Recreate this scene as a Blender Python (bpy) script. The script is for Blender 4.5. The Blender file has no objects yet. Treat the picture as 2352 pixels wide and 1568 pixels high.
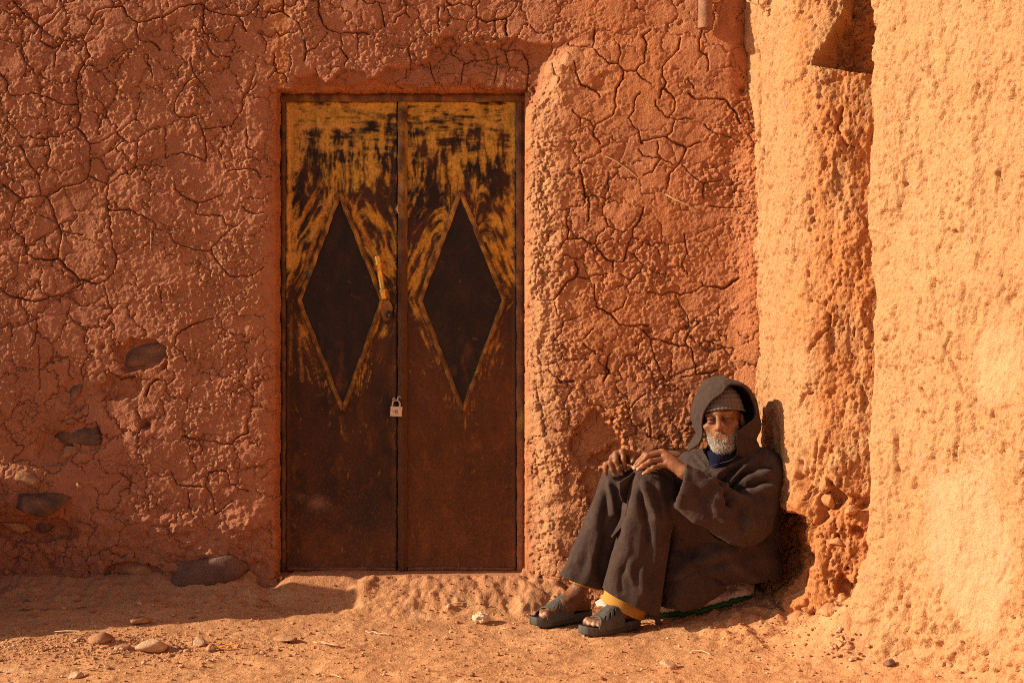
import bpy, bmesh, math, random
import numpy as np
from mathutils import Vector, Matrix, Euler

# ---------------------------------------------------------------- camera, sky, sun, exposure
SC = bpy.context.scene
COL = SC.collection
D, F, HZ, ZC = 5.5, 2975.0, 784.0, 0.982      # camera distance to the wall, focal length (px of a 2352 wide frame), horizon row, camera height
cam_d = bpy.data.cameras.new('camera')
cam = bpy.data.objects.new('camera', cam_d)
COL.objects.link(cam)
cam.location = (0, -D, ZC)
cam.rotation_euler = (math.radians(90), 0, 0)
cam_d.sensor_width = 36.0
cam_d.lens = F / 2352.0 * 36.0
cam_d.clip_start, cam_d.clip_end = 0.05, 2000
SC.camera = cam

SUN_EL, SUN_AZ = math.radians(25.0), math.radians(4.6)
W = bpy.data.worlds.new('World')
SC.world = W
W.use_nodes = True
_nt = W.node_tree
_sky = _nt.nodes.new('ShaderNodeTexSky')
_sky.sky_type = 'NISHITA'
_sky.sun_disc = False
_sky.sun_elevation = SUN_EL
_sky.sun_rotation = math.atan2(-math.cos(SUN_AZ), -math.sin(SUN_AZ))
_sky.air_density, _sky.dust_density, _sky.ozone_density = 1.0, 3.0, 0.6
_bg = _nt.nodes['Background']
_bg.inputs['Strength'].default_value = 0.062
_nt.links.new(_sky.outputs['Color'], _bg.inputs['Color'])

sun_d = bpy.data.lights.new('sun', 'SUN')
sun_d.energy = 5.0
sun_d.angle = math.radians(0.5)
sun_d.color = (1.0, 0.83, 0.60)
sun = bpy.data.objects.new('sun', sun_d)
COL.objects.link(sun)
sun.location = (-6, -4, 5)
SUND = Vector((math.cos(SUN_EL) * math.cos(SUN_AZ), math.cos(SUN_EL) * math.sin(SUN_AZ), -math.sin(SUN_EL)))
sun.rotation_euler = SUND.to_track_quat('-Z', 'Y').to_euler()

vs = SC.view_settings
vs.view_transform = 'Standard'
vs.look = 'None'
vs.gamma = 1.0
vs.use_curve_mapping = False
vs.exposure = 0.48
SC.render.engine = 'CYCLES'
SC.cycles.max_bounces = 6
SC.cycles.diffuse_bounces = 4
SC.cycles.use_denoising = False
SC.cycles.use_adaptive_sampling = False
SC.cycles.filter_width = 1.0
try:
    SC.cycles.denoiser = 'OPENIMAGEDENOISE'
except Exception:
    pass

# ---------------------------------------------------------------- helpers
def P(px, py, y):
    """a point seen at (px, py) in a 2352x1568 frame, standing at depth y (wall plane y = 0, towards the viewer negative)"""
    d = D + y
    return np.array([(px - 1176.0) * d / F, y, ZC - (py - HZ) * d / F])

def wx(px): return (px - 1176.0) * D / F
def wz(py): return ZC - (py - HZ) * D / F
def ss(a, b, x):
    t = np.clip((x - a) / (b - a), 0, 1)
    return t * t * (3 - 2 * t)

_rs = np.random.RandomState(7)
_PERM = np.concatenate([_rs.permutation(256)] * 3).astype(np.int32)
_ANG = _rs.rand(256) * 2 * np.pi
_GX, _GY = np.cos(_ANG), np.sin(_ANG)
_G3 = _rs.randn(256, 3); _G3 /= np.linalg.norm(_G3, axis=1)[:, None]
_RND = _rs.rand(256)

def perlin2(x, y, seed=0):
    x = np.asarray(x, float) + seed * 17.31; y = np.asarray(y, float) + seed * 9.77
    xi = np.floor(x).astype(np.int64); yi = np.floor(y).astype(np.int64)
    fx, fy = x - xi, y - yi
    xi &= 255; yi &= 255
    u = fx * fx * fx * (fx * (fx * 6 - 15) + 10); v = fy * fy * fy * (fy * (fy * 6 - 15) + 10)
    def g(ix, iy, dx, dy):
        h = _PERM[_PERM[ix & 255] + (iy & 255)]
        return _GX[h] * dx + _GY[h] * dy
    a = g(xi, yi, fx, fy); b = g(xi + 1, yi, fx - 1, fy)
    c = g(xi, yi + 1, fx, fy - 1); d = g(xi + 1, yi + 1, fx - 1, fy - 1)
    return ((a + u * (b - a)) * (1 - v) + (c + u * (d - c)) * v) * 1.5

def fbm(x, y, octv=4, seed=0, gain=0.5):
    s, a, t = 0, 1.0, 0
    for o in range(octv):
        s = s + a * perlin2(x * 2.03 ** o, y * 2.03 ** o, seed + o * 3)
        t += a; a *= gain
    return s / t

def perlin3(p, seed=0):
    p = np.asarray(p, float) + np.array([seed * 11.3, seed * 5.1, seed * 7.7])
    i = np.floor(p).astype(np.int64); f = p - i; i &= 255
    w = f * f * f * (f * (f * 6 - 15) + 10)
    r = 0
    for cx in (0, 1):
        for cy in (0, 1):
            for cz in (0, 1):
                h = _PERM[_PERM[_PERM[(i[..., 0] + cx) & 255] + ((i[..., 1] + cy) & 255)] + ((i[..., 2] + cz) & 255)]
                g = _G3[h]
                dd = g[..., 0] * (f[..., 0] - cx) + g[..., 1] * (f[..., 1] - cy) + g[..., 2] * (f[..., 2] - cz)
                r = r + dd * np.where(cx, w[..., 0], 1 - w[..., 0]) * np.where(cy, w[..., 1], 1 - w[..., 1]) * np.where(cz, w[..., 2], 1 - w[..., 2])
    return r * 1.6

def voronoi2(x, y, seed=0, jit=0.95):
    x = np.asarray(x, float) + seed * 3.7; y = np.asarray(y, float) + seed * 8.3
    xi = np.floor(x).astype(np.int64); yi = np.floor(y).astype(np.int64)
    f1 = np.full(x.shape, 9.0); f2 = np.full(x.shape, 9.0); cid = np.zeros(x.shape)
    for dx in (-1, 0, 1):
        for dy in (-1, 0, 1):
            h = _PERM[_PERM[(xi + dx) & 255] + ((yi + dy) & 255)]
            h2 = _PERM[h + 71]
            cx = xi + dx + 0.5 + (_RND[h] - 0.5) * jit; cy = yi + dy + 0.5 + (_RND[h2] - 0.5) * jit
            d = np.hypot(cx - x, cy - y)
            near = d < f1
            f2 = np.where(near, f1, np.minimum(f2, d))
            cid = np.where(near, _RND[_PERM[h2 + 13]], cid)
            f1 = np.where(near, d, f1)
    return f1, f2, cid

def lerp_poly(pts, v, axis=1):
    """value of the other coordinate of a polyline at coordinate v along axis"""
    p = np.array(pts, float); o = np.argsort(p[:, axis])
    return np.interp(v, p[o, axis], p[o, 1 - axis])

def srgb(r, g, b):
    f = lambda c: (c / 255.0) / 12.92 if c / 255.0 <= 0.04045 else ((c / 255.0 + 0.055) / 1.055) ** 2.4
    return (f(r), f(g), f(b))

def mesh_np(name, V, faces, col=None, smooth=True):
    """one mesh from an (n,3) array and an (m,3) or (m,4) face array"""
    me = bpy.data.meshes.new(name)
    V = np.ascontiguousarray(V, dtype=np.float32); faces = np.ascontiguousarray(faces, dtype=np.int32)
    k = faces.shape[1]
    me.vertices.add(len(V)); me.vertices.foreach_set('co', V.ravel())
    me.loops.add(faces.size); me.loops.foreach_set('vertex_index', faces.ravel())
    me.polygons.add(len(faces))
    me.polygons.foreach_set('loop_start', np.arange(0, faces.size, k, dtype=np.int32))
    me.polygons.foreach_set('loop_total', np.full(len(faces), k, dtype=np.int32))
    me.polygons.foreach_set('use_smooth', np.full(len(faces), smooth, dtype=bool))
    me.update(calc_edges=True)
    me.validate()
    if col is not None:
        at = me.color_attributes.new('Col', 'FLOAT_COLOR', 'POINT')
        c = np.ones((len(V), 4), np.float32); c[:, :3] = col
        at.data.foreach_set('color', c.ravel())
    return me

def grid_faces(n, m, closed_m=False):
    """faces of an n x m vertex grid, closed_m joins the last column to the first"""
    i, j = np.meshgrid(np.arange(n - 1), np.arange(m if closed_m else m - 1), indexing='ij')
    j2 = (j + 1) % m
    return np.stack([i * m + j, i * m + j2, (i + 1) * m + j2, (i + 1) * m + j], -1).reshape(-1, 4)

def obj(name, me, mat=None, parent=None, label=None, cat=None, group=None, kind=None):
    o = bpy.data.objects.new(name, me)
    COL.objects.link(o)
    if mat is not None and me is not None and len(me.materials) == 0:
        me.materials.append(mat)
    if parent is not None:
        o.parent = parent
    for k, v in (('label', label), ('category', cat), ('group', group), ('kind', kind)):
        if v: o[k] = v
    return o

def empty(name, loc, label, cat, group=None):
    o = bpy.data.objects.new(name, None)
    COL.objects.link(o)
    o.location = loc
    o['label'] = label; o['category'] = cat
    if group: o['group'] = group
    return o

def child_world(o, parent):
    """parent o while its mesh stays where its coordinates put it (parents here are only moved, never turned)"""
    o.parent = parent
    o.matrix_parent_inverse = Matrix.Translation(-Vector(parent.location))
    return o

def material(name, base=(0.5, 0.5, 0.5), rough=0.9, attr=False, noise=None, bump=None, metal=0.0, spec=0.3, extra=None):
    """a procedural material: colour attribute or plain colour, varied by noise; noise/bump = list of (scale, amount)"""
    m = bpy.data.materials.new(name)
    m.use_nodes = True
    nt = m.node_tree; N = nt.nodes; L = nt.links
    b = N['Principled BSDF']
    b.inputs['Roughness'].default_value = rough
    b.inputs['Metallic'].default_value = metal
    b.inputs['Specular IOR Level'].default_value = spec
    if attr:
        a = N.new('ShaderNodeAttribute'); a.attribute_name = 'Col'; c = a.outputs['Color']
    else:
        a = N.new('ShaderNodeRGB'); a.outputs[0].default_value = (*base, 1); c = a.outputs[0]
    tc = N.new('ShaderNodeTexCoord')
    for sc_, am in (noise or []):
        n = N.new('ShaderNodeTexNoise'); n.inputs['Scale'].default_value = sc_; n.inputs['Detail'].default_value = 2
        L.new(tc.outputs['Object'], n.inputs['Vector'])
        mr = N.new('ShaderNodeMapRange')
        mr.inputs['From Min'].default_value = 0.25; mr.inputs['From Max'].default_value = 0.75
        mr.inputs['To Min'].default_value = 1 - am; mr.inputs['To Max'].default_value = 1 + am
        L.new(n.outputs['Fac'], mr.inputs['Value'])
        mx = N.new('ShaderNodeVectorMath'); mx.operation = 'SCALE'
        L.new(c, mx.inputs[0]); L.new(mr.outputs['Result'], mx.inputs['Scale'])
        c = mx.outputs['Vector']
    L.new(c, b.inputs['Base Color'])
    nrm = None
    for sc_, dist in (bump or []):
        n = N.new('ShaderNodeTexNoise'); n.inputs['Scale'].default_value = sc_; n.inputs['Detail'].default_value = 5; n.inputs['Roughness'].default_value = 0.62
        L.new(tc.outputs['Object'], n.inputs['Vector'])
        bp = N.new('ShaderNodeBump'); bp.inputs['Strength'].default_value = 1.0; bp.inputs['Distance'].default_value = dist
        L.new(n.outputs['Fac'], bp.inputs['Height'])
        if nrm is not None: L.new(nrm, bp.inputs['Normal'])
        nrm = bp.outputs['Normal']
    if nrm is not None: L.new(nrm, b.inputs['Normal'])
    if extra: extra(nt, b, tc)
    return m

def crackle(nt, b, tc):
    """hairline drying cracks: fine relief only, laid over whatever bump is there"""
    N, L = nt.nodes, nt.links
    wn = N.new('ShaderNodeTexNoise'); wn.inputs['Scale'].default_value = 14; wn.inputs['Detail'].default_value = 4
    L.new(tc.outputs['Object'], wn.inputs['Vector'])
    ad = N.new('ShaderNodeVectorMath'); ad.operation = 'MULTIPLY_ADD'; ad.inputs[1].default_value = (0.07, 0.07, 0.07)
    L.new(wn.outputs['Color'], ad.inputs[0]); L.new(tc.outputs['Object'], ad.inputs[2])
    mask = N.new('ShaderNodeTexNoise'); mask.inputs['Scale'].default_value = 3.5; mask.inputs['Detail'].default_value = 3
    L.new(tc.outputs['Object'], mask.inputs['Vector'])
    nrm = b.inputs['Normal'].links[0].from_socket
    for sc_, wd, lo, hi, dist in ((24.0, 0.030, 0.46, 0.62, 0.004),):
        vo = N.new('ShaderNodeTexVoronoi'); vo.feature = 'DISTANCE_TO_EDGE'; vo.inputs['Scale'].default_value = sc_
        L.new(ad.outputs['Vector'], vo.inputs['Vector'])
        mr = N.new('ShaderNodeMapRange'); mr.interpolation_type = 'SMOOTHSTEP'; mr.inputs['From Max'].default_value = wd
        L.new(vo.outputs['Distance'], mr.inputs['Value'])
        mm = N.new('ShaderNodeMapRange'); mm.inputs['From Min'].default_value = lo; mm.inputs['From Max'].default_value = hi
        L.new(mask.outputs['Fac'], mm.inputs['Value'])
        bp = N.new('ShaderNodeBump'); bp.inputs['Distance'].default_value = dist
        L.new(mr.outputs['Result'], bp.inputs['Height']); L.new(mm.outputs['Result'], bp.inputs['Strength']); L.new(nrm, bp.inputs['Normal'])
        nrm = bp.outputs['Normal']
    L.new(nrm, b.inputs['Normal'])
MUD = material('mud_plaster', attr=True, rough=0.95, spec=0.15, noise=[(30, 0.10), (260, 0.16)], bump=[(150, 0.0078)], extra=crackle)
MUD2 = material('straw_mud', attr=True, rough=0.95, spec=0.15, noise=[(30, 0.08), (260, 0.16)], bump=[(150, 0.0065)])
DIRT = material('dirt', attr=True, rough=0.97, spec=0.1, noise=[(9, 0.10), (60, 0.12), (330, 0.18)], bump=[(120, 0.0060)])
ROCK = material('field_stone', attr=True, rough=0.85, spec=0.25, noise=[(14, 0.2), (120, 0.22)], bump=[(60, 0.005), (200, 0.003)])
PEB = material('pebble_stone', attr=True, rough=0.85, spec=0.2, noise=[(2.5, 0.2)])

# ---------------------------------------------------------------- the house wall: a plastered relief with its cracks
def crop_conv(x0, y0, s):
    return lambda p: ((p[0] / s + x0) * 0.9408, (p[1] / s + y0) * 0.9408)

CR = []          # cracks as (polyline in frame pixels, strength)
def cr(cv, txt, w=1.0):
    for line in txt.strip().split(';'):
        v = [float(t) for t in line.replace(',', ' ').split()]
        if len(v) >= 4:
            CR.append(([cv(p) for p in zip(v[0::2], v[1::2])], w))

cr(crop_conv(0, 0, 2.063), """60 0 110 60 150 100 185 125 208 130 260 95 310 40 330 0;208 130 200 210 270 240 330 205 400 210 425 200 455 140 465 95 500 45 560 40 620 30;
425 200 440 250 455 285 410 340 385 400 380 460 390 540 400 610 385 645 430 690 450 720 455 800 445 890 395 930 310 945 240 990 200 990 100 995 60 965 0 925;
620 30 640 75 695 120 690 180 705 205 770 215 800 250;695 120 740 105 830 85 890 45 960 25 1030 20 1020 120 1030 200 1060 260 1090 285 1150 280 1165 310;
1030 40 1100 70 1190 80 1230 80 1290 40 1300 0;1210 90 1225 140 1240 160;1340 60 1430 55;0 370 30 410 35 450 50 480 110 480 180 470 240 490 330 530 380 520;
95 730 130 790 165 850 195 890 200 950 205 990;240 990 265 1050 275 1100 300 1160 310 1190 300 1250 280 1305 230 1310 170 1300 130 1270 120 1200 70 1160 50 1140 60 1070 100 1000;
455 890 500 910 545 930 540 1000 540 1060 590 1060 650 1050 690 1080 750 1100 780 1130 770 1200 720 1250;300 1310 350 1360 400 1410 500 1430 570 1380 590 1310 570 1250 560 1180 550 1080;
0 1450 50 1490 110 1505 180 1520 210 1510 330 1480 400 1430;970 400 930 420 890 490 870 550 900 590 990 580 1010 640 1030 700 1035 760 1030 810""", 1.0)
cr(crop_conv(0, 0, 2.063), """30 580 40 620 85 650 110 690 190 695 270 690 330 670 385 645;195 890 235 830 250 750;300 1160 350 1170 420 1185;545 930 600 890 660 850 700 830 760 830 830 840;
450 720 510 715 560 680 620 650 690 590;480 480 520 530 540 560 500 620 490 650;750 270 740 320 765 360 765 390;965 290 960 350 990 390 1030 440 1060 480;1010 650 1080 640 1160 635;
830 740 830 810 850 780 930 770 1020 800 1040 810;1120 710 1100 760 1130 820 1150 860 1240 850 1300 860 1310 900 1370 885;1290 410 1280 440 1220 480 1215 560 1180 600 1160 640;
890 910 880 950 920 990 960 1010 1000 1020 1060 1005 1130 975;990 1030 990 1080 1050 1080 1120 1085 1140 1130 1180 1140;780 1150 860 1180 880 1220 950 1245 1010 1265 1060 1255 1130 1180 1200 1130 1240 1100;
1060 1255 1080 1300 1120 1350 1160 1390 1200 1395;520 1440 540 1500 560 1568;800 1440 810 1500 820 1568;0 1160 50 1150;110 150 105 250 130 310 170 350;330 205 280 260 275 350;
1380 290 1390 340 1350 400;1310 170 1340 210 1330 270;640 250 600 300 540 340 480 360;700 700 690 790 680 850;1240 660 1250 740 1290 770;1220 1040 1270 1080 1330 1070;1200 1395 1290 1380 1330 1340""", 0.6)
cr(crop_conv(660, 0, 3.36), """390 0 395 90 420 180 465 240 510 250 575 275 640 265 720 270 790 270 800 290;100 0 100 90 0 105;100 100 180 150 240 200 260 270 285 350 290 430 280 500;575 280 590 350 580 390 610 440 630 480 610 530;
890 20 910 70 925 150 930 230;1375 70 1375 200 1390 270;1420 90 1430 50 1500 45 1460 20 1450 0;1500 45 1560 20 1620 50 1690 50 1720 20 1715 0;
1690 60 1690 140 1740 160 1780 180 1850 160 1940 150 1980 120 2030 30 2050 0;1940 160 1930 230 1945 300""", 1.0)
cr(crop_conv(660, 0, 3.36), """720 275 715 350 715 410;760 0 800 30 840 40 860 15 890 20 970 30 1000 0;1080 0 1120 40 1110 100 1150 150;1110 100 1040 140 1010 190;1700 170 1690 230 1670 250;1240 310 1150 350 1130 420 1160 490 1140 560;
1110 560 1110 640;1300 500 1320 590 1345 640 1350 690;1580 520 1570 600 1560 690;1580 520 1650 490 1800 480 1880 450;1860 480 1850 600 1830 680;1900 390 1960 410 2060 410 2110 490 2120 540 2110 640 2100 760;
30 440 20 520 60 590 110 600 130 680;160 450 170 520 150 600;370 560 390 640;290 430 370 390 480 260""", 0.6)
cr(crop_conv(1250, 80, 2.53), """500 0 505 60 490 110 540 175 600 215 645 215 675 255 665 320 640 370 625 430 630 480 600 540 500 595 495 650 545 710;340 80 370 100 440 110 490 110;345 140 380 190 390 270 420 340 480 360 530 400 540 430;
675 260 750 265 800 220 810 150 820 100 795 50 850 10;1020 70 1010 140 950 200 915 240 910 300 930 340 920 380;1155 20 1130 90 1135 150 1180 180 1190 240 1180 280;910 380 895 440;
920 380 960 410 990 470 980 520 945 555 1000 570 1090 565;770 400 745 450 740 510 710 545 740 600 770 640 780 700 800 720;980 580 970 640 930 670 870 675 780 690;
930 670 990 710 1060 740 1030 800 1000 850 960 890 940 960;1060 410 1110 440 1200 450 1280 450 1320 500 1350 540 1370 600;1160 595 1220 655 1290 670 1320 680;1030 830 1080 900 1150 950 1210 940 1270 935;1155 950 1150 1050;
1190 1090 1290 1105 1390 1095;800 1100 770 1180 735 1230 735 1280 700 1320 690 1380 675 1420;420 870 440 960 440 1020 470 1030 470 1100 460 1180;
330 1150 345 1220 340 1280 420 1280 500 1310 540 1370 580 1410 615 1420 615 1490""", 0.9)
cr(crop_conv(1250, 80, 2.53), """645 215 660 150 650 100;750 265 790 310 850 350;945 555 870 490 870 440;1060 740 1140 700;250 200 260 260 295 300 280 340;365 500 420 550 415 600;420 545 480 560 495 600;440 1020 540 1030 590 1050;
290 1340 310 1300 345 1280;500 1310 520 1260 570 1220;570 1160 580 1200 640 1230 690 1250;735 1280 830 1320 880 1340 900 1390;1040 1260 1050 1330 1060 1380 1020 1430 1060 1500;880 700 885 770 910 800 980 840;910 800 870 840 850 880 800 900;
770 740 800 780 850 795 900 800;590 880 580 950 590 1000;1320 930 1340 1000 1390 1020;1060 320 1090 350 1100 390""", 0.55)
cr(crop_conv(1250, 600, 3.015), """600 290 595 380 615 450 690 490 740 540 790 585 880 590 990 580;880 590 950 630 1010 690 1060 690 1140 720 1230 740 1280 740;1010 700 1010 760 1040 840 1070 920 1090 960 1040 1000;
1350 570 1300 620 1260 650 1245 710 1290 760 1315 850 1330 940 1430 930 1480 900;980 340 1060 370 1140 350 1210 365 1320 340 1380 310 1350 230 1360 200;1380 310 1530 320 1580 280 1630 250;710 790 690 820 690 900 700 920 660 990;
270 920 340 970 350 1000 450 990;460 130 485 175 465 230 410 260 370 310 335 370 290 405 180 405""", 1.0)
cr(crop_conv(1250, 600, 3.015), """600 0 650 60 690 110 730 125 735 210;735 130 800 125 840 30 845 0;690 210 600 230 540 250 480 240;780 220 860 260 920 210 945 150 900 100 860 50;740 490 800 450 830 390;1180 380 1220 450 1260 520 1280 600;
1220 130 1230 170 1265 215;1370 690 1450 720 1540 745 1600 760;520 690 540 650 600 610;510 720 580 770 610 800;310 430 330 500 350 520;380 560 500 520;380 560 350 650 300 700;1220 960 1310 950;1480 460 1490 520;520 930 580 880;990 1260 1010 1400;840 1200 900 1130 970 1080""", 0.55)
cr(crop_conv(0, 760, 2.177), """170 20 200 50 190 140 165 200;930 190 940 120 1000 80 1060 60 1140 30;840 360 800 390 770 450;970 660 1060 690 1080 740 1060 760;910 850 940 920 1030 930 1090 930 1110 850 1210 845;1060 680 1230 710 1250 680 1320 640""", 1.0)
cr(crop_conv(0, 760, 2.177), """215 180 210 300 215 420;930 190 970 215 1000 270;1090 930 1130 980 1140 1080 1240 1000;1000 960 1000 1050;440 360 430 300 480 220;370 260 365 330 390 360;730 700 740 650 760 610;640 860 700 900 690 960;1210 845 1230 920 1320 960;560 300 640 360 720 340""", 0.55)

def axis(parts):
    """coordinates from (start, stop, step) runs; the last value of each run starts the next"""
    a = [parts[0][0]]
    for s, e, st in parts:
        n = max(1, int(round((e - s) / st)))
        a += list(s + (e - s) * (np.arange(n) + 1) / n)
    return np.array(a)

ST = 0.0040
XS = axis([(-7.0, -2.6, 0.2), (-2.6, -2.26, 0.02), (-2.26, 1.16, ST), (1.16, 1.6, 0.05)])
ZS = axis([(-0.5, -0.32, 0.03), (-0.32, 2.5, ST), (2.5, 3.3, 0.05)])
X, Z = np.meshgrid(XS, ZS, indexing='xy')      # rows: z, columns: x
PX = 1176 + X * F / D; PY = HZ - (Z - ZC) * F / D

def stamp_cracks(X, Z, XS, ZS, lines):
    """a field: 0 on a crack's centre line, growing to 1 a crack-half-width away"""
    fld = np.full(X.shape, 3.0, np.float32)
    ar = random.Random(3)
    ptsx, ptsz, wid = [], [], []
    for li, (ln, w) in enumerate(lines):
        q = np.array([(wx(a), wz(b)) for a, b in ln])
        for a, b in zip(q[:-1], q[1:]):
            n = max(2, int(np.linalg.norm(b - a) / 0.003))
            t = np.arange(n) / n
            ptsx.append(a[0] + (b[0] - a[0]) * t); ptsz.append(a[1] + (b[1] - a[1]) * t); wid.append(np.full(n, w))
    px, pz, pw = map(np.concatenate, (ptsx, ptsz, wid))
    jx = 0.011 * fbm(px * 26, pz * 26, 4, 5, 0.65); jz = 0.011 * fbm(px * 26, pz * 26, 4, 9, 0.65)
    px, pz = px + jx, pz + jz
    pw = pw * (0.0030 + 0.0034 * perlin2(px * 8, pz * 8, 4) + 0.0012 * perlin2(px * 40, pz * 40, 6))
    keep = pw > 0.0004
    px, pz, pw = px[keep], pz[keep], np.maximum(pw[keep], 0.0016)
    ci = np.searchsorted(XS, px); ri = np.searchsorted(ZS, pz)
    R = 4
    dst = np.full(X.shape, 9.0); nx_ = X.copy(); nz_ = Z.copy(); wd_ = np.full(X.shape, .002)
    jobs = []
    for dr in range(-R, R + 1):
        for dc in range(-R, R + 1):
            r = np.clip(ri + dr, 0, len(ZS) - 1); c = np.clip(ci + dc, 0, len(XS) - 1)
            v = np.hypot(XS[c] - px, ZS[r] - pz)
            np.minimum.at(dst, (r, c), v)
            jobs.append((r, c, v))
    for r, c, v in jobs:
        m = v <= dst[r, c] + 1e-9
        nx_[r[m], c[m]] = px[m]; nz_[r[m], c[m]] = pz[m]; wd_[r[m], c[m]] = pw[m]
    return dst, nx_, nz_, wd_

def blobs(px, py, lst):
    m = np.zeros(px.shape)
    for bx, by, rx, ry, a in lst:
        m = np.maximum(m, a * np.exp(-(((px - bx) / rx) ** 2 + ((py - by) / ry) ** 2) ** 1.5))
    return m

ROUGH = [(490, 110, 60, 90, 1), (440, 230, 70, 110, .95), (330, 120, 80, 60, .6), (230, 190, 120, 60, .6), (240, 250, 120, 60, .5), (60, 250, 100, 70, .7), (150, 310, 60, 60, .6), (20, 430, 60, 90, .8),
         (10, 330, 30, 60, .7), (20, 650, 50, 80, .4), (300, 530, 60, 60, .7), (340, 360, 70, 60, .6), (470, 300, 70, 60, .6), (430, 560, 90, 60, .75), (540, 560, 70, 60, .8), (500, 680, 100, 70, .9), (400, 700, 80, 60, .7),
         (440, 440, 50, 60, .6), (550, 420, 60, 70, .5), (470, 800, 90, 80, .9), (530, 830, 60, 90, .8), (460, 930, 80, 90, .8), (520, 960, 60, 60, .7), (500, 1060, 70, 60, .5), (20, 900, 50, 130, 1), (60, 950, 40, 90, .9),
         (110, 1090, 60, 30, .6), (60, 830, 60, 50, .5), (700, 50, 25, 55, .8), (560, 50, 25, 60, .5), (690, 90, 40, 40, .6), (900, 100, 70, 50, 1), (960, 110, 50, 50, 1), (860, 140, 70, 30, .7), (1000, 70, 60, 40, .8), (760, 140, 50, 30, .7), (800, 150, 40, 25, .7), (1080, 90, 45, 18, .9), (1160, 92, 40, 16, .9),
         (1300, 70, 50, 25, .5), (1250, 300, 45, 90, 1), (1230, 420, 50, 100, 1), (1255, 600, 70, 110, .9), (1270, 760, 80, 90, .9), (1280, 900, 80, 80, .9), (1290, 1080, 80, 80, .9), (1240, 1200, 60, 90, .7), (1680, 330, 60, 90, 1), (1640, 420, 70, 60, .95), (1690, 500, 40, 90, .8), (1690, 650, 50, 90, .6), (1420, 560, 70, 40, .6),
         (1480, 630, 80, 50, .6), (1380, 700, 80, 60, .5), (1570, 600, 60, 50, .55), (1480, 880, 60, 60, .6), (1590, 760, 80, 60, .5), (1640, 840, 60, 50, .6), (1480, 780, 60, 60, .4), (1550, 950, 60, 60, .6), (1500, 560, 60, 60, .45), (1350, 560, 60, 60, .5), (1430, 950, 30, 60, .8), (1740, 240, 25, 40, .8), (1580, 190, 60, 20, .6),
         (1420, 1050, 30, 60, .4), (1350, 430, 60, 60, .4), (1560, 500, 40, 40, .5), (1650, 700, 60, 60, .5)]
SMOOTH = [(320, 850, 70, 50, 1), (270, 890, 60, 30, 1), (130, 1010, 40, 50, 1), (180, 430, 70, 70, .8), (1500, 330, 100, 110, .9), (1600, 160, 90, 130, .9), (1040, 170, 190, 28, .9), (620, 700, 22, 600, .9), (820, 60, 120, 50, .6), (320, 60, 90, 60, .3), (1560, 1040, 70, 20, .9), (1350, 1000, 40, 60, .6), (1450, 480, 60, 60, .8)]

rough = blobs(PX, PY, ROUGH)
smooth = blobs(PX, PY, SMOOTH)
mod = np.clip(0.5 + 1.3 * fbm(X * 7, Z * 7, 3, 21), 0.15, 1.25)
rough = np.clip(rough * (0.35 + 0.85 * mod), 0, 1.1) + 0.26 * mod * (1 - 0.5 * ss(1180, 1300, PY))
rough *= 1 - 0.72 * smooth

wxp, wzp = X + 0.02 * fbm(X * 9, Z * 9, 3, 31), Z + 0.02 * fbm(X * 9, Z * 9, 3, 37)
h = 0.016 * fbm(X * 1.3, Z * 1.3, 3, 1) + 0.010 * fbm(X * 4, Z * 4, 3, 2)
# granules of the mud: rounded nodules of two sizes, where the plaster is rough
f1, f2, cid = voronoi2(wxp * 40, wzp * 40, 1)
g1, g2, cid2 = voronoi2(X * 85 + 0.4 * fbm(X * 40, Z * 40, 2, 3), Z * 85, 2)
h += rough * (0.0065 * (0.55 - f1) * (0.4 + cid) + 0.0060 * (0.5 - g1) * (0.3 + cid2))
# crumbs: little steep-sided grains stuck on the rough places
for fq, sd_, am in ((80, 14, .85), (52, 16, .5)):
    d1, d2, di = voronoi2(X * fq + 0.5 * fbm(X * 33, Z * 33, 2, sd_), Z * fq, sd_)
    rr_ = (0.30 + 0.28 * di) * (di > 0.25)
    h += am * np.clip(rough, 0, 1) * np.sqrt(np.clip(rr_ ** 2 - d1 ** 2, 0, None)) / fq
h += (0.0014 + 0.0150 * rough) * fbm(X * 26, Z * 26, 5, 11, .74)
# chips of straw and grit standing proud of the smooth places
k1, k2, kid = voronoi2(X * 30, Z * 30, 5)
h += np.where(kid > 0.72, 0.0030 * np.exp(-(k1 / 0.16) ** 2), 0)
# the plates between the cracks lie a little differently from one another
v1, v2, vid = voronoi2(wxp * 5.0, wzp * 5.0, 8)
h += 0.004 * (vid - 0.5) * ss(0.0, 0.10, v2 - v1)
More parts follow.
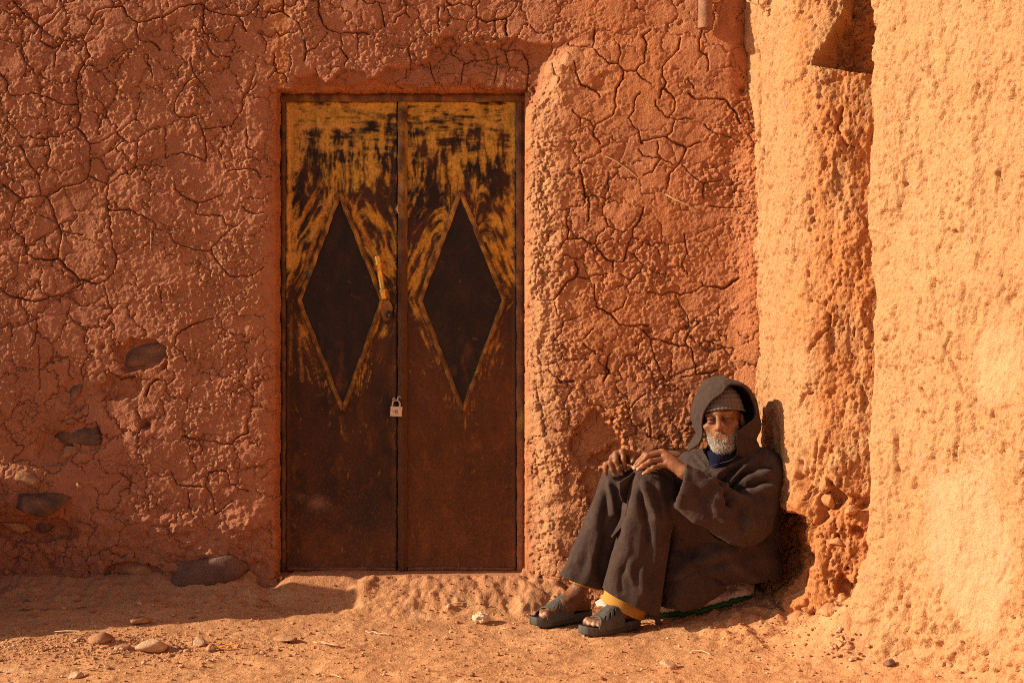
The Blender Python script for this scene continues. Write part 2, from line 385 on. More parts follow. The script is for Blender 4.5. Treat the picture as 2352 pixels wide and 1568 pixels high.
# drying cracks: a connected net, wider in some places, closed in others
def plates(fq, seed, warp):
    """distance (m) to the nearest plate edge and the direction away from it"""
    ux = X * fq + warp * fbm(X * fq * 1.3, Z * fq * 1.3, 4, seed + 30, .6); uz = Z * fq + warp * fbm(X * fq * 1.3, Z * fq * 1.3, 4, seed + 34, .6)
    e1, e2, _ = voronoi2(ux, uz, seed)
    e = (e2 - e1) / (2 * fq)
    gz__, gx__ = np.gradient(e, ZS, XS); gn = np.hypot(gx__, gz__) + 1e-6
    return e / np.clip(gn, .5, 3), gx__ / gn, gz__ / gn
m1 = ss(-0.45, 0.05, fbm(X * 1.7, Z * 1.7, 3, 51)); m2 = ss(-0.25, 0.2, fbm(X * 2.6, Z * 2.6, 3, 57))
XN, ZN = X.copy(), Z.copy()
for fq, seed, warp, msk, dep, wid in ((7.2, 9, .55, m1 * ss(-.45, -.05, fbm(X * 7, Z * 7, 2, 59)) * (1 - .7 * smooth), .013, .0017), (15.5, 10, .5, m2 * ss(-.1, .25, fbm(X * 5, Z * 5, 2, 60)) * (1 - .8 * smooth) * (1 - .45 * ss(1230, 1320, PX)), .0075, .0012)):
    e, ex, ez = plates(fq, seed, warp)
    wv_ = wid * np.clip(1 + 0.9 * fbm(X * 9, Z * 9, 3, seed + 40), .45, 2.2)
    pull = np.where(e < .011, e * (1 - (0.30 + 0.70 * ss(.001, .011, e))), 0) * (msk > .02)
    XN = XN - ex * pull; ZN = ZN - ez * pull
    h += -dep * msk * np.exp(-((e - pull) / wv_) ** 2) + 0.0016 * msk * (ss(.0, .02, e) - .6)
cd_, cnx, cnz, cwd = stamp_cracks(X, Z, XS, ZS, CR)
sq_ = 0.32 + 0.68 * ss(0.0015, 0.012, cd_)                 # draw the mesh in around each crack so that it stays narrow
XW = np.where(cd_ < .012, cnx + (X - cnx) * sq_, np.where(cd_ < .02, X, XN)); ZW = np.where(cd_ < .012, cnz + (Z - cnz) * sq_, np.where(cd_ < .02, Z, ZN))
crack = np.exp(-(cd_ * sq_ / np.maximum(cwd * 0.62, .0011)) ** 2)
h += 0.0008 * np.exp(-((cd_ - .009) / .005) ** 2) - (0.016 + 0.012 * ss(.002, .005, cwd)) * crack

# the coats of plaster over the lintel
cv2 = crop_conv(660, 0, 3.36)
def polypx(cv, txt):
    v = [float(t) for t in txt.split()]
    return [cv(p) for p in zip(v[0::2], v[1::2])]
E1 = polypx(cv2, "180 640 200 620 240 640 300 610 360 600 390 640 460 670 530 640 580 560 700 580 780 590 790 640 860 640 930 590 950 545 1060 560 1130 560 1200 530 1300 480 1310 390 1400 340 1420 290 1500 290 1530 350 1600 370 1700 340 1800 370 1900 350 1945 310 2060 340 2200 380 2280 375")
E2 = polypx(cv2, "180 690 380 660 450 680 600 700 760 670 880 650 1000 690 1180 690 1240 730 1350 690 1450 700 1560 690 1700 690 1850 720 2000 750 2080 770")
wob = 5 * fbm(X * 30, Z * 30, 3, 61)
in_l = ss(668, 690, PX) * (1 - ss(1245, 1290, PX))
e1y = np.interp(PX, [p[0] for p in E1], [p[1] for p in E1]) + wob
e2y = np.interp(PX, [p[0] for p in E2], [p[1] for p in E2]) + wob
below1 = ss(-2.5, 2.5, PY - e1y) * in_l
below2 = ss(-2.5, 2.5, PY - e2y) * ss(668, 680, PX) * (1 - ss(1200, 1222, PX))
h -= 0.020 * below1 + 0.022 * below2

# the thick rounded edge of plaster to the right of the door
JE = [(1300, 100), (1264, 118), (1243, 165), (1228, 200), (1216, 240), (1201, 270), (1197, 330), (1210, 352), (1208, 420), (1200, 480), (1207, 560), (1190, 600), (1193, 660), (1205, 700), (1196, 780), (1200, 840), (1208, 900), (1200, 960), (1207, 1040), (1212, 1120), (1216, 1200), (1212, 1330)]
jx = lerp_poly(JE, PY) + 15 * fbm(X * 12, Z * 12, 5, 66, .62)
dj = (PX - jx) * D / F
rj = ss(95, 150, PY) * (1 - ss(1300, 1380, PY))
bulge = np.clip(dj / 0.085 + 0.10 * fbm(X * 12, Z * 12, 3, 67), 0, 1) ** .75 * (dj > -.004)
slope = np.clip(1 - np.abs(dj - .045) / .06, 0, 1) * rj
slab = 0.058 + 0.095 * np.clip(dj, 0, .9)
topr = 0.135 * np.clip((PX - 1120) / 600.0, 0, 1)                 # above, the wall swells out more gently
tb = ss(92, 150, PY + 40 * ss(.05, .35, dj) + 34 * fbm(X * 9, Z * 9, 4, 69, .6))
h += (slab * bulge * tb + topr * (1 - tb)) * (1 - ss(1300, 1380, PY) * (1 - ss(.1, .2, dj)))
y1, y2, yi_ = voronoi2(X * 42, Z * 42, 13)
h += slope * (0.008 * (0.5 - y1) * (0.3 + yi_) + 0.014 * fbm(X * 20, Z * 20, 4, 68, .6))
# lumps on that edge
l1, l2, lid = voronoi2(X * 11, Z * 11, 12)
h += 0.030 * (0.6 - l1) * bulge * rj * np.exp(-np.clip(dj - .05, 0, 9) / .12)

# the wall turns into the corner with a soft rise, the left end bulges out and is eaten away below
h += 0.05 * ss(1640, 1725, PX) ** 2 * ss(200, 420, PY)
h -= 0.06 * ss(1660, 1730, PX) * (1 - ss(100, 330, PY))
h += 0.05 * np.exp(-(((PX + 30) / 110) ** 2 + ((PY - 950) / 190) ** 2))
h += (0.060 + 0.03 * fbm(X * 12, Z * 12, 3, 73)) * blobs(PX, PY, [(30, 1130, 100, 55, 1)]) - 0.03 * blobs(PX, PY, [(70, 1225, 120, 30, 1)])
# plaster fallen off around the stones
FALL = [(325, 815, 62, 42, .030), (280, 890, 60, 32, .016), (170, 905, 34, 45, .014), (185, 1005, 62, 34, .018), (130, 1030, 40, 46, .014), (300, 1320, 90, 30, .03), (1370, 1010, 60, 70, .028), (1400, 1100, 70, 90, .02), (1545, 1045, 90, 22, .012), (60, 1215, 110, 40, .03), (1390, 200, 30, 24, .008)]
for bx, by, rx, ry, dp in FALL:
    q = np.hypot((PX - bx) / rx, (PY - by) / ry) + 0.5 * fbm(X * 14, Z * 14, 3, int(bx))
    h -= dp * (1 - ss(0.80, 0.98, q))
# small holes
for bx, by, rr, dp in [(335, 975, 9, .05), (235, 795, 6, .02), (1485, 760, 7, .03), (1570, 752, 8, .02), (1690, 222, 8, .03), (880, 205, 12, .03), (800, 195, 18, .02), (1100, 195, 16, .025), (715, 196, 26, .03)]:
    h -= dp * np.exp(-(np.hypot(PX - bx, PY - by) / rr) ** 2)
ero = ss(1080, 1230, PY + 40 * fbm(X * 4, Z * 4, 3, 74)) * (1 - ss(585, 640, PX))
n1, n2, ni = voronoi2(X * 26 + .4 * fbm(X * 15, Z * 15, 2, 75), Z * 30, 17)
h += ero * (0.026 * fbm(X * 8, Z * 11, 5, 76, .64) + 0.013 * (0.5 - n1) * (ni > .35))
# worn foot of the wall: hollow, then flaring out into the ground
hollow = ss(1190, 1290, PY + 12 * fbm(X * 3, Z * 3, 2, 70)) * (1 - ss(600, 660, PX))
h -= 0.035 * hollow
foot = ss(1335, 1440, PY + 18 * fbm(X * 4, Z * 4, 3, 71))
h += (0.13 * (1 - ss(560, 680, PX)) + 0.10 * ss(1205, 1300, PX)) * foot
lump = (0.5 + 0.5 * fbm(X * 11, Z * 11, 4, 72))
h += (0.030 * foot + 0.02 * hollow) * lump

# the door opening with its sill of trodden mud
op = ss(632, 637, PX + 5 * fbm(X * 12, Z * 12, 4, 80)) * (1 - ss(1203, 1207, PX)) * ss(203, 207, PY + 5 * fbm(X * 16, Z * 16, 3, 82)) * (1 - ss(1322, 1327, PY + 3 * fbm(X * 9, Z * 9, 3, 81)))
jam = np.exp(-np.clip(634 - PX, 0, 999) / 12.0) * (PX < 642) * ss(200, 230, PY)
h -= 0.020 * jam
under = ss(1320, 1326, PY + 3 * fbm(X * 8, Z * 8, 3, 87)) * ss(640, 652, PX) * (1 - ss(1198, 1212, PX))
sr = ss(815, 850, PX); heap = 0 * PX
h = h * (1 - under) + under * (-0.05 + 0.02 * fbm(X * 10, Z * 10, 3, 83))
h = h * (1 - op) + op * (-0.20)

def mix(c, d, t):
    return c * (1 - t[..., None]) + np.array(d) * t[..., None]

# colour of the mud: red clay, drier and paler where it is rough, orange straw-mud at the left jamb and lintel; warm bounce light painted in right of the door
C_RED, C_DRY, C_ORG, C_PALE = (0.47, 0.190, 0.103), (0.61, 0.305, 0.155), (0.52, 0.185, 0.062), (0.61, 0.310, 0.150)
cw = np.ones(X.shape + (3,)) * np.array(C_RED)
cw = mix(cw, C_DRY, np.clip(0.25 * rough + 0.25 * fbm(X * 2.3, Z * 2.3, 3, 90), 0, 0.5))
cw = mix(cw, C_ORG, np.clip(0.85 * np.exp(-np.clip(645 - PX, 0, 999) / 26.0) * (PX < 655) + 0.7 * below2 + 0.75 * ss(1210, 1330, PX) * (0.6 + 0.5 * fbm(X * 3, Z * 3, 2, 91)), 0, 0.9))
cw = mix(cw, (0.36, 0.14, 0.065), np.clip(0.8 * smooth * (PX < 400) + 0.5 * below1 * (1 - below2), 0, 0.7))
cw = mix(cw, C_PALE, np.clip(bulge * rj * 0.9 * np.exp(-np.clip(dj - .06, 0, 9) / .10), 0, 0.9))  # paler along the plaster edge right of the door
cw = mix(cw, C_PALE, np.clip(under * sr + heap * ss(1280, 1330, PY), 0, 0.9))  # paler under the right part of the door
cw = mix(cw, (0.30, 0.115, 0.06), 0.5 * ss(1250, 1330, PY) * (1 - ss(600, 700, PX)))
grit = ss(0.90, 0.94, kid) * (k1 < 0.2)
cw = mix(cw, (0.62, 0.36, 0.22), 0.5 * grit)
cw *= (1 + 0.10 * fbm(X * 12, Z * 12, 3, 93))[..., None]

V = np.stack([XW, -h, ZW], -1)
# the wall has a thickness: the top rolls over and runs back
top = V[-1:].copy(); top[..., 1] = 0.5
V = np.concatenate([V, top], 0); cw = np.concatenate([cw, cw[-1:]], 0)
nz, nx = V.shape[:2]
gf = grid_faces(nz, nx)
hid = np.zeros((nz, nx), bool); hid[:-1] = (PX > 660) & (PX < 1180) & (PY > 240) & (PY < 1300)
gf = gf[~hid.reshape(-1)[gf].all(1)]
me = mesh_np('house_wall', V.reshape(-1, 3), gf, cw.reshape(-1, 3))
house_wall = obj('house_wall', me, MUD, label='red cracked mud plaster wall around the rusty metal door', cat='wall', kind='thing')
H_WALL, C_WALL = h, cw
def wall_y(px, py):
    i = min(max(np.searchsorted(ZS, wz(py)), 0), len(ZS) - 1); j = min(np.searchsorted(XS, wx(px)), len(XS) - 1)
    return -float(H_WALL[i, j])

# ---------------------------------------------------------------- the sunlit side wall on the right, in plan A (corner) > B (return) > C (near face)
PLAN = np.array([(0.955, 0.16), (0.960, 0.0), (0.985, -0.13), (1.053, -0.30), (1.060, -0.52), (1.105, -0.625), (1.165, -0.680), (1.25, -0.715), (1.375, -0.750), (1.41, -0.80), (1.34, -0.90), (1.275, -0.93), (1.285, -0.985), (1.60, -1.63), (2.0, -2.46), (2.6, -3.7)])
seg = np.hypot(*np.diff(PLAN, axis=0).T); cum = np.concatenate([[0], np.cumsum(seg)])
sA0, sA1, sB0, sB1, sC0, sC1 = cum[1], cum[5], cum[6], cum[8], cum[11], cum[13]
SS = axis([(0, cum[1] - 0.02, 0.02), (cum[1] - 0.02, cum[8], 0.0046), (cum[8], cum[10], 0.016), (cum[10], cum[13], 0.0048), (cum[13], cum[-1], 0.06)])
ZR = axis([(-0.5, -0.30, 0.03), (-0.30, 2.5, 0.0054), (2.5, 3.6, 0.06)])
# round the plan's corners a little
def plan_at(s, r=0.03):
    a = 0
    for k, wgt in ((-2, 1), (-1, 2), (0, 3), (1, 2), (2, 1)):
        t = np.clip(s + k * r * 0.5, 0, cum[-1])
        a = a + wgt * np.stack([np.interp(t, cum, PLAN[:, 0]), np.interp(t, cum, PLAN[:, 1])], -1)
    return a / 9.0
pc = plan_at(SS, 0.022)
tg = np.gradient(pc, axis=0); tg /= np.linalg.norm(tg, axis=1)[:, None]
nr = np.stack([tg[:, 1], -tg[:, 0]], -1)          # towards the street
S, Zr = np.meshgrid(SS, ZR, indexing='xy')
onA = 1 - ss(sA1 - 0.02, sA1 + 0.05, S); onB = ss(sA1 - 0.05, sB0 + 0.02, S) * (1 - ss(sB1, sB1 + 0.05, S)); onC = ss(sC0 - 0.05, sC0, S)
q = 0.020 * fbm(S * 1.8, Zr * 1.2, 3, 101) + 0.012 * fbm(S * 6, Zr * 3.5, 3, 102)
# coarse trowelled mud, drawn downwards: streaks, grains and pits longer than wide
q += 0.0066 * fbm(S * 42, Zr * 17, 5, 103, .78) + 0.004 * fbm(S * 13, Zr * 6, 4, 99, .6)
for k_, (fs, fz, am, lv) in enumerate(((6, 3.0, .008, .10), (10, 5.5, .006, .16), (4.2, 2.2, .008, -.15))):
    q += am * ss(lv, lv + .035, fbm(S * fs, Zr * fz, 5, 95 + k_, .6))
p1 = fbm(S * 80, Zr * 30, 3, 105, .7); p2 = fbm(S * 150, Zr * 62, 2, 106); p3 = fbm(S * 34, Zr * 7, 4, 107, .7)
pitm = 0.75 + 0.5 * fbm(S * 3, Zr * 2, 2, 108)
q -= pitm * (0.011 * ss(0.28, 0.36, p1) + 0.007 * ss(0.24, 0.36, p2) + 0.016 * ss(0.44, 0.50, p3))
# B is crumbly
f1, f2, cid = voronoi2(S * 38, Zr * 38, 21)
crum = np.clip(onB * ss(-.5, .3, fbm(S * 6, Zr * 3, 3, 110)) + 0.7 * onA * ss(sA1 - 0.22, sA1, S) * ss(-0.3, 0.3, fbm(S * 4, Zr * 3, 2, 111)) + 0.9 * (1 - ss(0.15, 0.5, Zr + 0.15 * fbm(S * 5, Zr * 5, 2, 112))) * (1 - onC), 0, 1)
for fq, sd_ in ((48, 24), (85, 25)):
    d1, d2, di = voronoi2(S * fq + 0.6 * fbm(S * 20, Zr * 20, 2, sd_), Zr * fq, sd_)
    q += crum * 0.32 * np.sqrt(np.clip((0.32 + 0.3 * di) ** 2 - d1 ** 2, 0, None)) / fq * (di > .2)
q += crum * (0.003 * (0.5 - f1) * (0.3 + cid) + 0.022 * fbm(S * 11, Zr * 7, 6, 113, .62)) + onB * 0.018 * fbm(S * 5, Zr * 2.5, 3, 114)
# flakes and cracks on A
vv1, vv2, vi = voronoi2(S * 6 + 0.4 * fbm(S * 9, Zr * 9, 3, 115), Zr * 3.6, 23)
q -= 0.010 * np.exp(-((vv2 - vv1) / 0.03) ** 2) * ss(0.05, 0.3, fbm(S * 2.4, Zr * 2.4, 2, 116)) * np.clip(onA + 0.6 * onC, 0, 1)
# the broken crack down A, and shorter ones
def crack_line(pts, wd, dep, on):
    global q
    pts = catmull2(pts); best = np.full(S.shape, 1e9)
    X_ = rec_px + 6 * fbm(S * 30, Zr * 30, 3, 134); Y_ = rec_py + 6 * fbm(S * 30, Zr * 30, 3, 135)
    for (a, b), (c, d_) in zip(pts[:-1], pts[1:]):
        l2 = (c - a) ** 2 + (d_ - b) ** 2 + 1e-9; t = np.clip(((X_ - a) * (c - a) + (Y_ - b) * (d_ - b)) / l2, 0, 1)
        best = np.minimum(best, np.hypot(X_ - a - t * (c - a), Y_ - b - t * (d_ - b)))
    q -= dep * np.exp(-(best / wd) ** 2) * on
catmull2 = lambda pts: pts
rec_px = 1176 + np.interp(S, SS, pc[:, 0]) * F / (D + np.interp(S, SS, pc[:, 1]))
rec_py = HZ - (Zr - ZC) * F / (D + np.interp(S, SS, pc[:, 1]))
for pts in ([(1862, 690), (1895, 705), (1909, 730), (1905, 752), (1880, 780), (1862, 809)], [(1935, 250), (1925, 300), (1945, 330), (1960, 340)], [(1880, 1000), (1872, 1050), (1868, 1100), (1858, 1140)], [(1745, 120), (1750, 220), (1742, 330)], [(1870, 900), (1850, 905), (1838, 935)]):
    crack_line(pts, 3.2, .022, np.clip(onA + onB, 0, 1))
# A is undercut at its foot: a hollow with a broken lip
lip = 0.375 + 0.03 * fbm(S * 9, Zr * 0, 3, 117) - 0.05 * ss(sA1 - 0.25, sA1, S)
q += 0.05 * fbm(S * 11, Zr * 11, 5, 136, .62) * (1 - ss(lip - .02, lip, Zr)) * onA
q -= 0.115 * (1 - ss(lip - 0.018, lip + 0.004, Zr)) * ss(sA0 + 0.10, sA0 + 0.24, S) * (1 - ss(sA1 - 0.06, sA1 + 0.03, S)) * ss(-0.03, 0.08, Zr)
q += 0.020 * np.exp(-((Zr - lip - 0.03) / 0.035) ** 2) * onA * ss(sA0 + 0.2, sA0 + 0.3, S)
# B breaks up lower down: hollows among lumps
low = (1 - ss(0.35, 0.75, Zr)) * np.clip(onB + onA * ss(sA1 - 0.1, sA1, S), 0, 1)
q -= low * 0.05 * ss(0.05, 0.35, fbm(S * 10, Zr * 9, 3, 118))
# the recess high up between A and C, under the broken edge
rec_px = 1176 + np.interp(S, SS, pc[:, 0]) * F / (D + np.interp(S, SS, pc[:, 1]))
rec_py = HZ - (Zr - ZC) * F / (D + np.interp(S, SS, pc[:, 1]))
edge = np.interp(rec_py, [0, 30, 90, 150, 172], [1942, 1936, 1905, 1868, 1990]) + 20 * fbm(S * 13, Zr * 13, 4, 119, .6)
rec = ss(-4, 5, rec_px - edge) * (1 - ss(150, 172, rec_py + 26 * fbm(S * 9, Zr * 9, 4, 120, .6))) * (1 - onC) * (S < cum[10])
q -= 0.17 * rec
q += rec * (0.07 * fbm(S * 9, Zr * 16, 5, 121, .6))
# C's edge is uneven; its foot spreads out into a skirt
q += 0.02 * np.exp(-((S - sC0) / 0.06) ** 2) * fbm(Zr * 2.4, Zr * 0 + 3, 3, 122)
sk = np.clip((0.42 - Zr) / 0.58, 0, 1)
sk_w = (0.13 * np.exp(-np.clip(S - sC0, 0, 9) / 0.15) + 0.012) * ss(sC0 - 0.18, sC0 + 0.02, S)
q += sk_w * sk ** 1.5
q += onC * sk * (0.050 * fbm(S * 7, Zr * 6, 4, 123) + 0.020 * fbm(S * 22, Zr * 22, 3, 124))
s1, s2, si = voronoi2(S * 20, Zr * 20, 27)
q += onC * ss(.15, .6, sk) * .022 * (0.5 - s1) * (si > .4)
# gouges of C, traced
def gouge(pts, wdt, dep):
    global q
    xs_, ys_ = np.array([a for a, b in pts]), np.array([b for a, b in pts])
    yy_ = rec_py + 10 * fbm(S * 20, Zr * 20, 2, 133)
    cx__ = np.interp(yy_, ys_, xs_) + 7 * fbm(Zr * 16, Zr * 0 + 2, 3, int(pts[0][1])) 
    ww = wdt * np.clip(1 + 1.3 * fbm(Zr * 22, Zr * 0, 2, int(pts[0][0])), 0.15, 2)
    inr = ss(ys_[0] - 12, ys_[0] + 6, yy_) * (1 - ss(ys_[-1] - 6, ys_[-1] + 12, yy_))
    q -= dep * np.exp(-((rec_px - cx__) / ww) ** 4) * inr * onC
for pts, wdt, dep in [([(2190, 770), (2177, 800), (2203, 855), (2222, 905)], 4, .020), ([(2118, 895), (2132, 925), (2146, 950)], 4, .022), ([(2215, 930), (2212, 1010), (2202, 1060)], 5, .014), ([(2063, 1010), (2068, 1105)], 4, .018), ([(2111, 1105), (2116, 1128)], 5, .02),
                      ([(2219, 655), (2223, 695)], 4, .016), ([(2305, 1175), (2312, 1245)], 5, .02), ([(2330, 1290), (2302, 1335)], 5, .02), ([(2157, 1220), (2163, 1285)], 3, .015), ([(2082, 1330), (2076, 1400)], 5, .015), ([(2300, 380), (2290, 470)], 3, .012), ([(2245, 470), (2238, 560)], 3, .012), ([(1955, 700), (1950, 800)], 3, .0)]:
    gouge(pts, wdt, dep)
# smooth hand-spread patches on C
patch = ss(0.05, 0.3, 1 - np.hypot((rec_px - 2235) / 120, (rec_py - 1240) / 230) + 0.5 * fbm(S * 5, Zr * 4, 3, 125)) * onC
patch = np.maximum(patch, 0.8 * ss(0.1, 0.35, 1 - np.hypot((rec_px - 2300) / 75, (rec_py - 830) / 110) + 0.4 * fbm(S * 6, Zr * 5, 3, 126)) * onC)
qs = 0.020 * fbm(S * 1.8, Zr * 1.2, 3, 101) + 0.012 * fbm(S * 6, Zr * 3.5, 3, 102) + sk_w * sk ** 1.5 + 0.006 + 0.0016 * fbm(S * 30, Zr * 8, 3, 127)
q = q * (1 - 0.6 * patch) + qs * 0.6 * patch

C_SUN, C_SUNR = (0.545, 0.290, 0.136), (0.49, 0.225, 0.096)
cr_ = np.ones(S.shape + (3,)) * np.array(C_SUN)
cr_ = mix(cr_, C_SUNR, np.clip(0.35 + 0.8 * fbm(S * 2, Zr * 1.6, 3, 130), 0, 0.8) * 0.6)
cr_ = mix(cr_, (0.55, 0.20, 0.065), np.clip(0.75 * crum, 0, 0.8))
cr_ = mix(cr_, (0.62, 0.34, 0.19), 0.75 * patch)
cr_ = mix(cr_, (0.50, 0.28, 0.18), 0.6 * ss(0.46, 0.55, fbm(S * 19, Zr * 11, 2, 131)) * (onC + onA))
cr_ *= (1 + 0.10 * fbm(S * 14, Zr * 9, 3, 132))[..., None]
bx_ = np.interp(S, SS, pc[:, 0]) + np.interp(S, SS, nr[:, 0]) * q
by_ = np.interp(S, SS, pc[:, 1]) + np.interp(S, SS, nr[:, 1]) * q
V = np.stack([bx_, by_, Zr], -1)
topv = V[-1:].copy(); topv[..., 0] += 0.6; topv[..., 1] += 0.2
V = np.concatenate([V, topv], 0); cc = np.concatenate([cr_, cr_[-1:]], 0)
me = mesh_np('side_wall', V.reshape(-1, 3), grid_faces(*V.shape[:2]), cc.reshape(-1, 3))
side_wall = obj('side_wall', me, MUD2, label='bright sunlit mud wall the seated man leans against', cat='wall', kind='thing')

# ---------------------------------------------------------------- the ground
def ground_z(x, y):
    x = np.asarray(x, float); y = np.asarray(y, float)
    z = -0.145 + 0 * x
    z = z + 0.045 * np.exp(np.clip(y, -9, 0.05) / 0.16) * (1 - ss(-0.1, 0.3, x) * 0.3)                # trodden up against the house wall
    z = z + 0.060 * np.exp(np.clip(y, -9, 0.05) / 0.22) * (1 - ss(-1.15, -0.95, x))
    mnd = ss(-0.72, -0.55, x + 0.06 * fbm(x * 9, y * 9, 2, 138)) * (1 - ss(0.18, 0.36, x)); mnl = ss(-1.05, -0.93, x) * (1 - ss(-0.72, -0.55, x))
    z = z + mnd * 0.095 * ss(-0.26, 0.0, y + 0.05 * fbm(x * 7, y * 3, 3, 137)) ** .8 + mnl * 0.075 * ss(-0.16, 0.02, y + 0.03 * fbm(x * 7, y * 3, 3, 137))
    z = z + 0.135 * ss(0.45, 1.05, x) * ss(-0.85, -0.15, y)                                             # rises into the corner
    z = z + 0.115 * np.exp(-(np.clip(1.22 + np.clip(-y - 0.80, 0, 9) * 0.48 - x, 0, 9)) / 0.15) * ss(-3.2, -0.9, y) * ss(-0.3, -0.6, y)
    z = z + 0.11 * np.exp(-(((x - 1.20) / 0.15) ** 2 + ((y + 0.86) / 0.16) ** 2))
    z = z + 0.018 * fbm(x * 1.7, y * 2.2, 3, 140) * ss(0, -0.3, y) + 0.012 * fbm(x * 5, y * 6, 3, 141)
    return z
XG = axis([(-300, -40, 40), (-40, -8, 4), (-8, -2.6, 0.3), (-2.6, -2.2, 0.03), (-2.2, 1.5, 0.0064), (1.5, 2.2, 0.02), (2.2, 8, 0.3), (8, 40, 4), (40, 300, 40)])
YG = axis([(-300, -40, 40), (-40, -8, 4), (-8, -2.0, 0.25), (-2.0, -1.5, 0.02), (-1.5, 0.0, 0.0064), (0.0, 0.3, 0.02), (0.3, 40, 4), (40, 300, 40)])
GX_, GY_ = np.meshgrid(XG, YG, indexing='xy')
gz = ground_z(GX_, GY_)
near = ss(-2.6, -2.2, GX_) * (1 - ss(1.6, 2.2, GX_)) * ss(-2.2, -1.5, GY_)
f1, f2, cid = voronoi2(GX_ * 36, GY_ * 36, 31)
gm = ss(-0.15, 0.35, fbm(GX_ * 2.6, GY_ * 3.4, 3, 142) + 0.35 * np.exp(-((GX_ + 1.65) / 0.5) ** 2 - ((GY_ + 0.75) / 0.2) ** 2))
gz += near * (0.0060 * (0.2 + gm) * (0.5 - f1) * (cid > 0.5) + 0.0085 * fbm(GX_ * 14, GY_ * 20, 5, 143, .62))
md_ = ss(-0.75, -0.55, GX_) * (1 - ss(0.25, 0.42, GX_)) * ss(-0.27, -0.18, GY_)
m1_, m2_, mi_ = voronoi2(GX_ * 22, GY_ * 22, 35)
gz += near * md_ * (0.010 * (0.5 - m1_) * (mi_ > .4) + 0.030 * fbm(GX_ * 9, GY_ * 7, 5, 148, .6))
gz = np.where((GY_ > -.01) & (GX_ > wx(650)) & (GX_ < wx(1200)), np.minimum(gz, -.012), gz)
lf_ = (1 - ss(-1.15, -.9, GX_)) * ss(-.30, -.08, GY_)
gz += near * lf_ * (0.034 * fbm(GX_ * 7, GY_ * 9, 5, 149, .6) + .016 * (0.5 - m1_) * (mi_ > .5))
# shallow ruts and worn places
gz += near * 0.010 * fbm(GX_ * 2.2 + 0.5 * GY_, GY_ * 9, 3, 139)
# clods broken out of the corner and off the skirt of the side wall
cm = ss(0.62, 0.9, GX_ + 0.1 * fbm(GX_ * 6, GY_ * 6, 2, 145)) * ss(-0.95, -0.55, GY_)
c1, c2, ci_ = voronoi2(GX_ * 17, GY_ * 17, 33)
gz += near * cm * (0.030 * (0.55 - c1) * (0.2 + ci_) + 0.012 * fbm(GX_ * 30, GY_ * 30, 3, 146))
cm2 = np.exp(-np.clip(1.22 + np.clip(-GY_ - 0.80, 0, 9) * 0.48 - GX_, 0, 9) / 0.22) * (GY_ < -0.5)
gz += near * cm2 * (0.022 * (0.5 - c1) * (ci_ > .3) + 0.010 * fbm(GX_ * 26, GY_ * 26, 3, 147))
# two dips that the low sun shows
gz -= near * 0.012 * np.exp(-(((GX_ + 1.95) / 0.10) ** 2 + ((GY_ + 0.62) / 0.05) ** 2))
C_G, C_G2, C_G3 = (0.62, 0.310, 0.142), (0.50, 0.230, 0.103), (0.68, 0.39, 0.20)
cg = np.ones(GX_.shape + (3,)) * np.array(C_G)
cg = mix(cg, C_G2, np.clip(0.5 + 0.9 * fbm(GX_ * 2.2, GY_ * 3, 3, 150), 0, 1) * 0.7)
cg = mix(cg, C_G3, ss(0.1, 0.5, fbm(GX_ * 6, GY_ * 10, 3, 151)) * 0.5)
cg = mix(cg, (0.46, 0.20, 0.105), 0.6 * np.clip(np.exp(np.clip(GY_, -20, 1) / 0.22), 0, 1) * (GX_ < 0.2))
cg = mix(cg, (0.50, 0.20, 0.085), 0.5 * cm)
cg *= (1 + 0.12 * fbm(GX_ * 40, GY_ * 40, 2, 152) * near)[..., None]
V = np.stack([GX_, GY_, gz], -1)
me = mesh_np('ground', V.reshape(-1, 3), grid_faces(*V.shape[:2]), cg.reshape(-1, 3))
ground = obj('ground', me, DIRT, kind='structure')
def gz_at(x, y):
    i = int(np.clip(np.searchsorted(YG, y), 0, len(YG) - 1)); j = int(np.clip(np.searchsorted(XG, x), 0, len(XG) - 1))
    return float(gz[i, j])
def ground_hit(px, py):
    """where the sight line through a pixel meets the ground"""
    for y in np.arange(-2.5, 0.0, 0.004):
        p = P(px, py, y)
        if p[2] <= float(gz_at(p[0], y)): break
    return np.array([p[0], y, gz_at(p[0], y)])

# ---------------------------------------------------------------- an unseen mud stub added beyond the left edge, its profile shaped to cast the shade along the foot of the house wall
YB = np.array([0.12, 0.0, -0.045, -0.10, -0.155, -0.235, -0.34, -0.45, -0.57, -0.66, -0.745, -0.83])
HB = np.array([0.42, 0.42, 0.46, 0.61, 0.75, 0.87, 0.78, 0.55, 0.33, 0.15, -0.03, -0.20])
yy = np.linspace(0.12, -0.86, 90); uu = np.linspace(0, 1, 60)
Yb, Ub = np.meshgrid(yy, uu, indexing='xy')
hb = np.interp(-Yb, -YB, HB)
prof = np.clip(np.minimum(Ub, 1 - Ub) / 0.3, 0, 1)
xb = -3.05 + 0.45 * np.clip((Ub - 0.3) / 0.4, 0, 1) - 0.08 * (Ub < 0.3) * (0.3 - Ub) / 0.3 + 0.08 * (Ub > 0.7) * (Ub - 0.7) / 0.3
zb = -0.25 + (hb + 0.25) * prof
nb = fbm(xb * 6 + zb * 4, Yb * 6, 4, 160)
xb = xb + 0.03 * nb; zb = zb + 0.025 * fbm(xb * 9, Yb * 9, 3, 161) * prof
V = np.stack([xb, Yb, zb], -1)
cb = np.ones(V.shape) * np.array(C_RED) * (1 + 0.15 * nb)[..., None]
me = mesh_np('shadow_stub', V.reshape(-1, 3), grid_faces(*V.shape[:2])[:, ::-1], cb.reshape(-1, 3))
obj('shadow_stub', me, MUD, label='unseen mud stub added to shade the foot of the house wall', cat='wall', kind='thing')

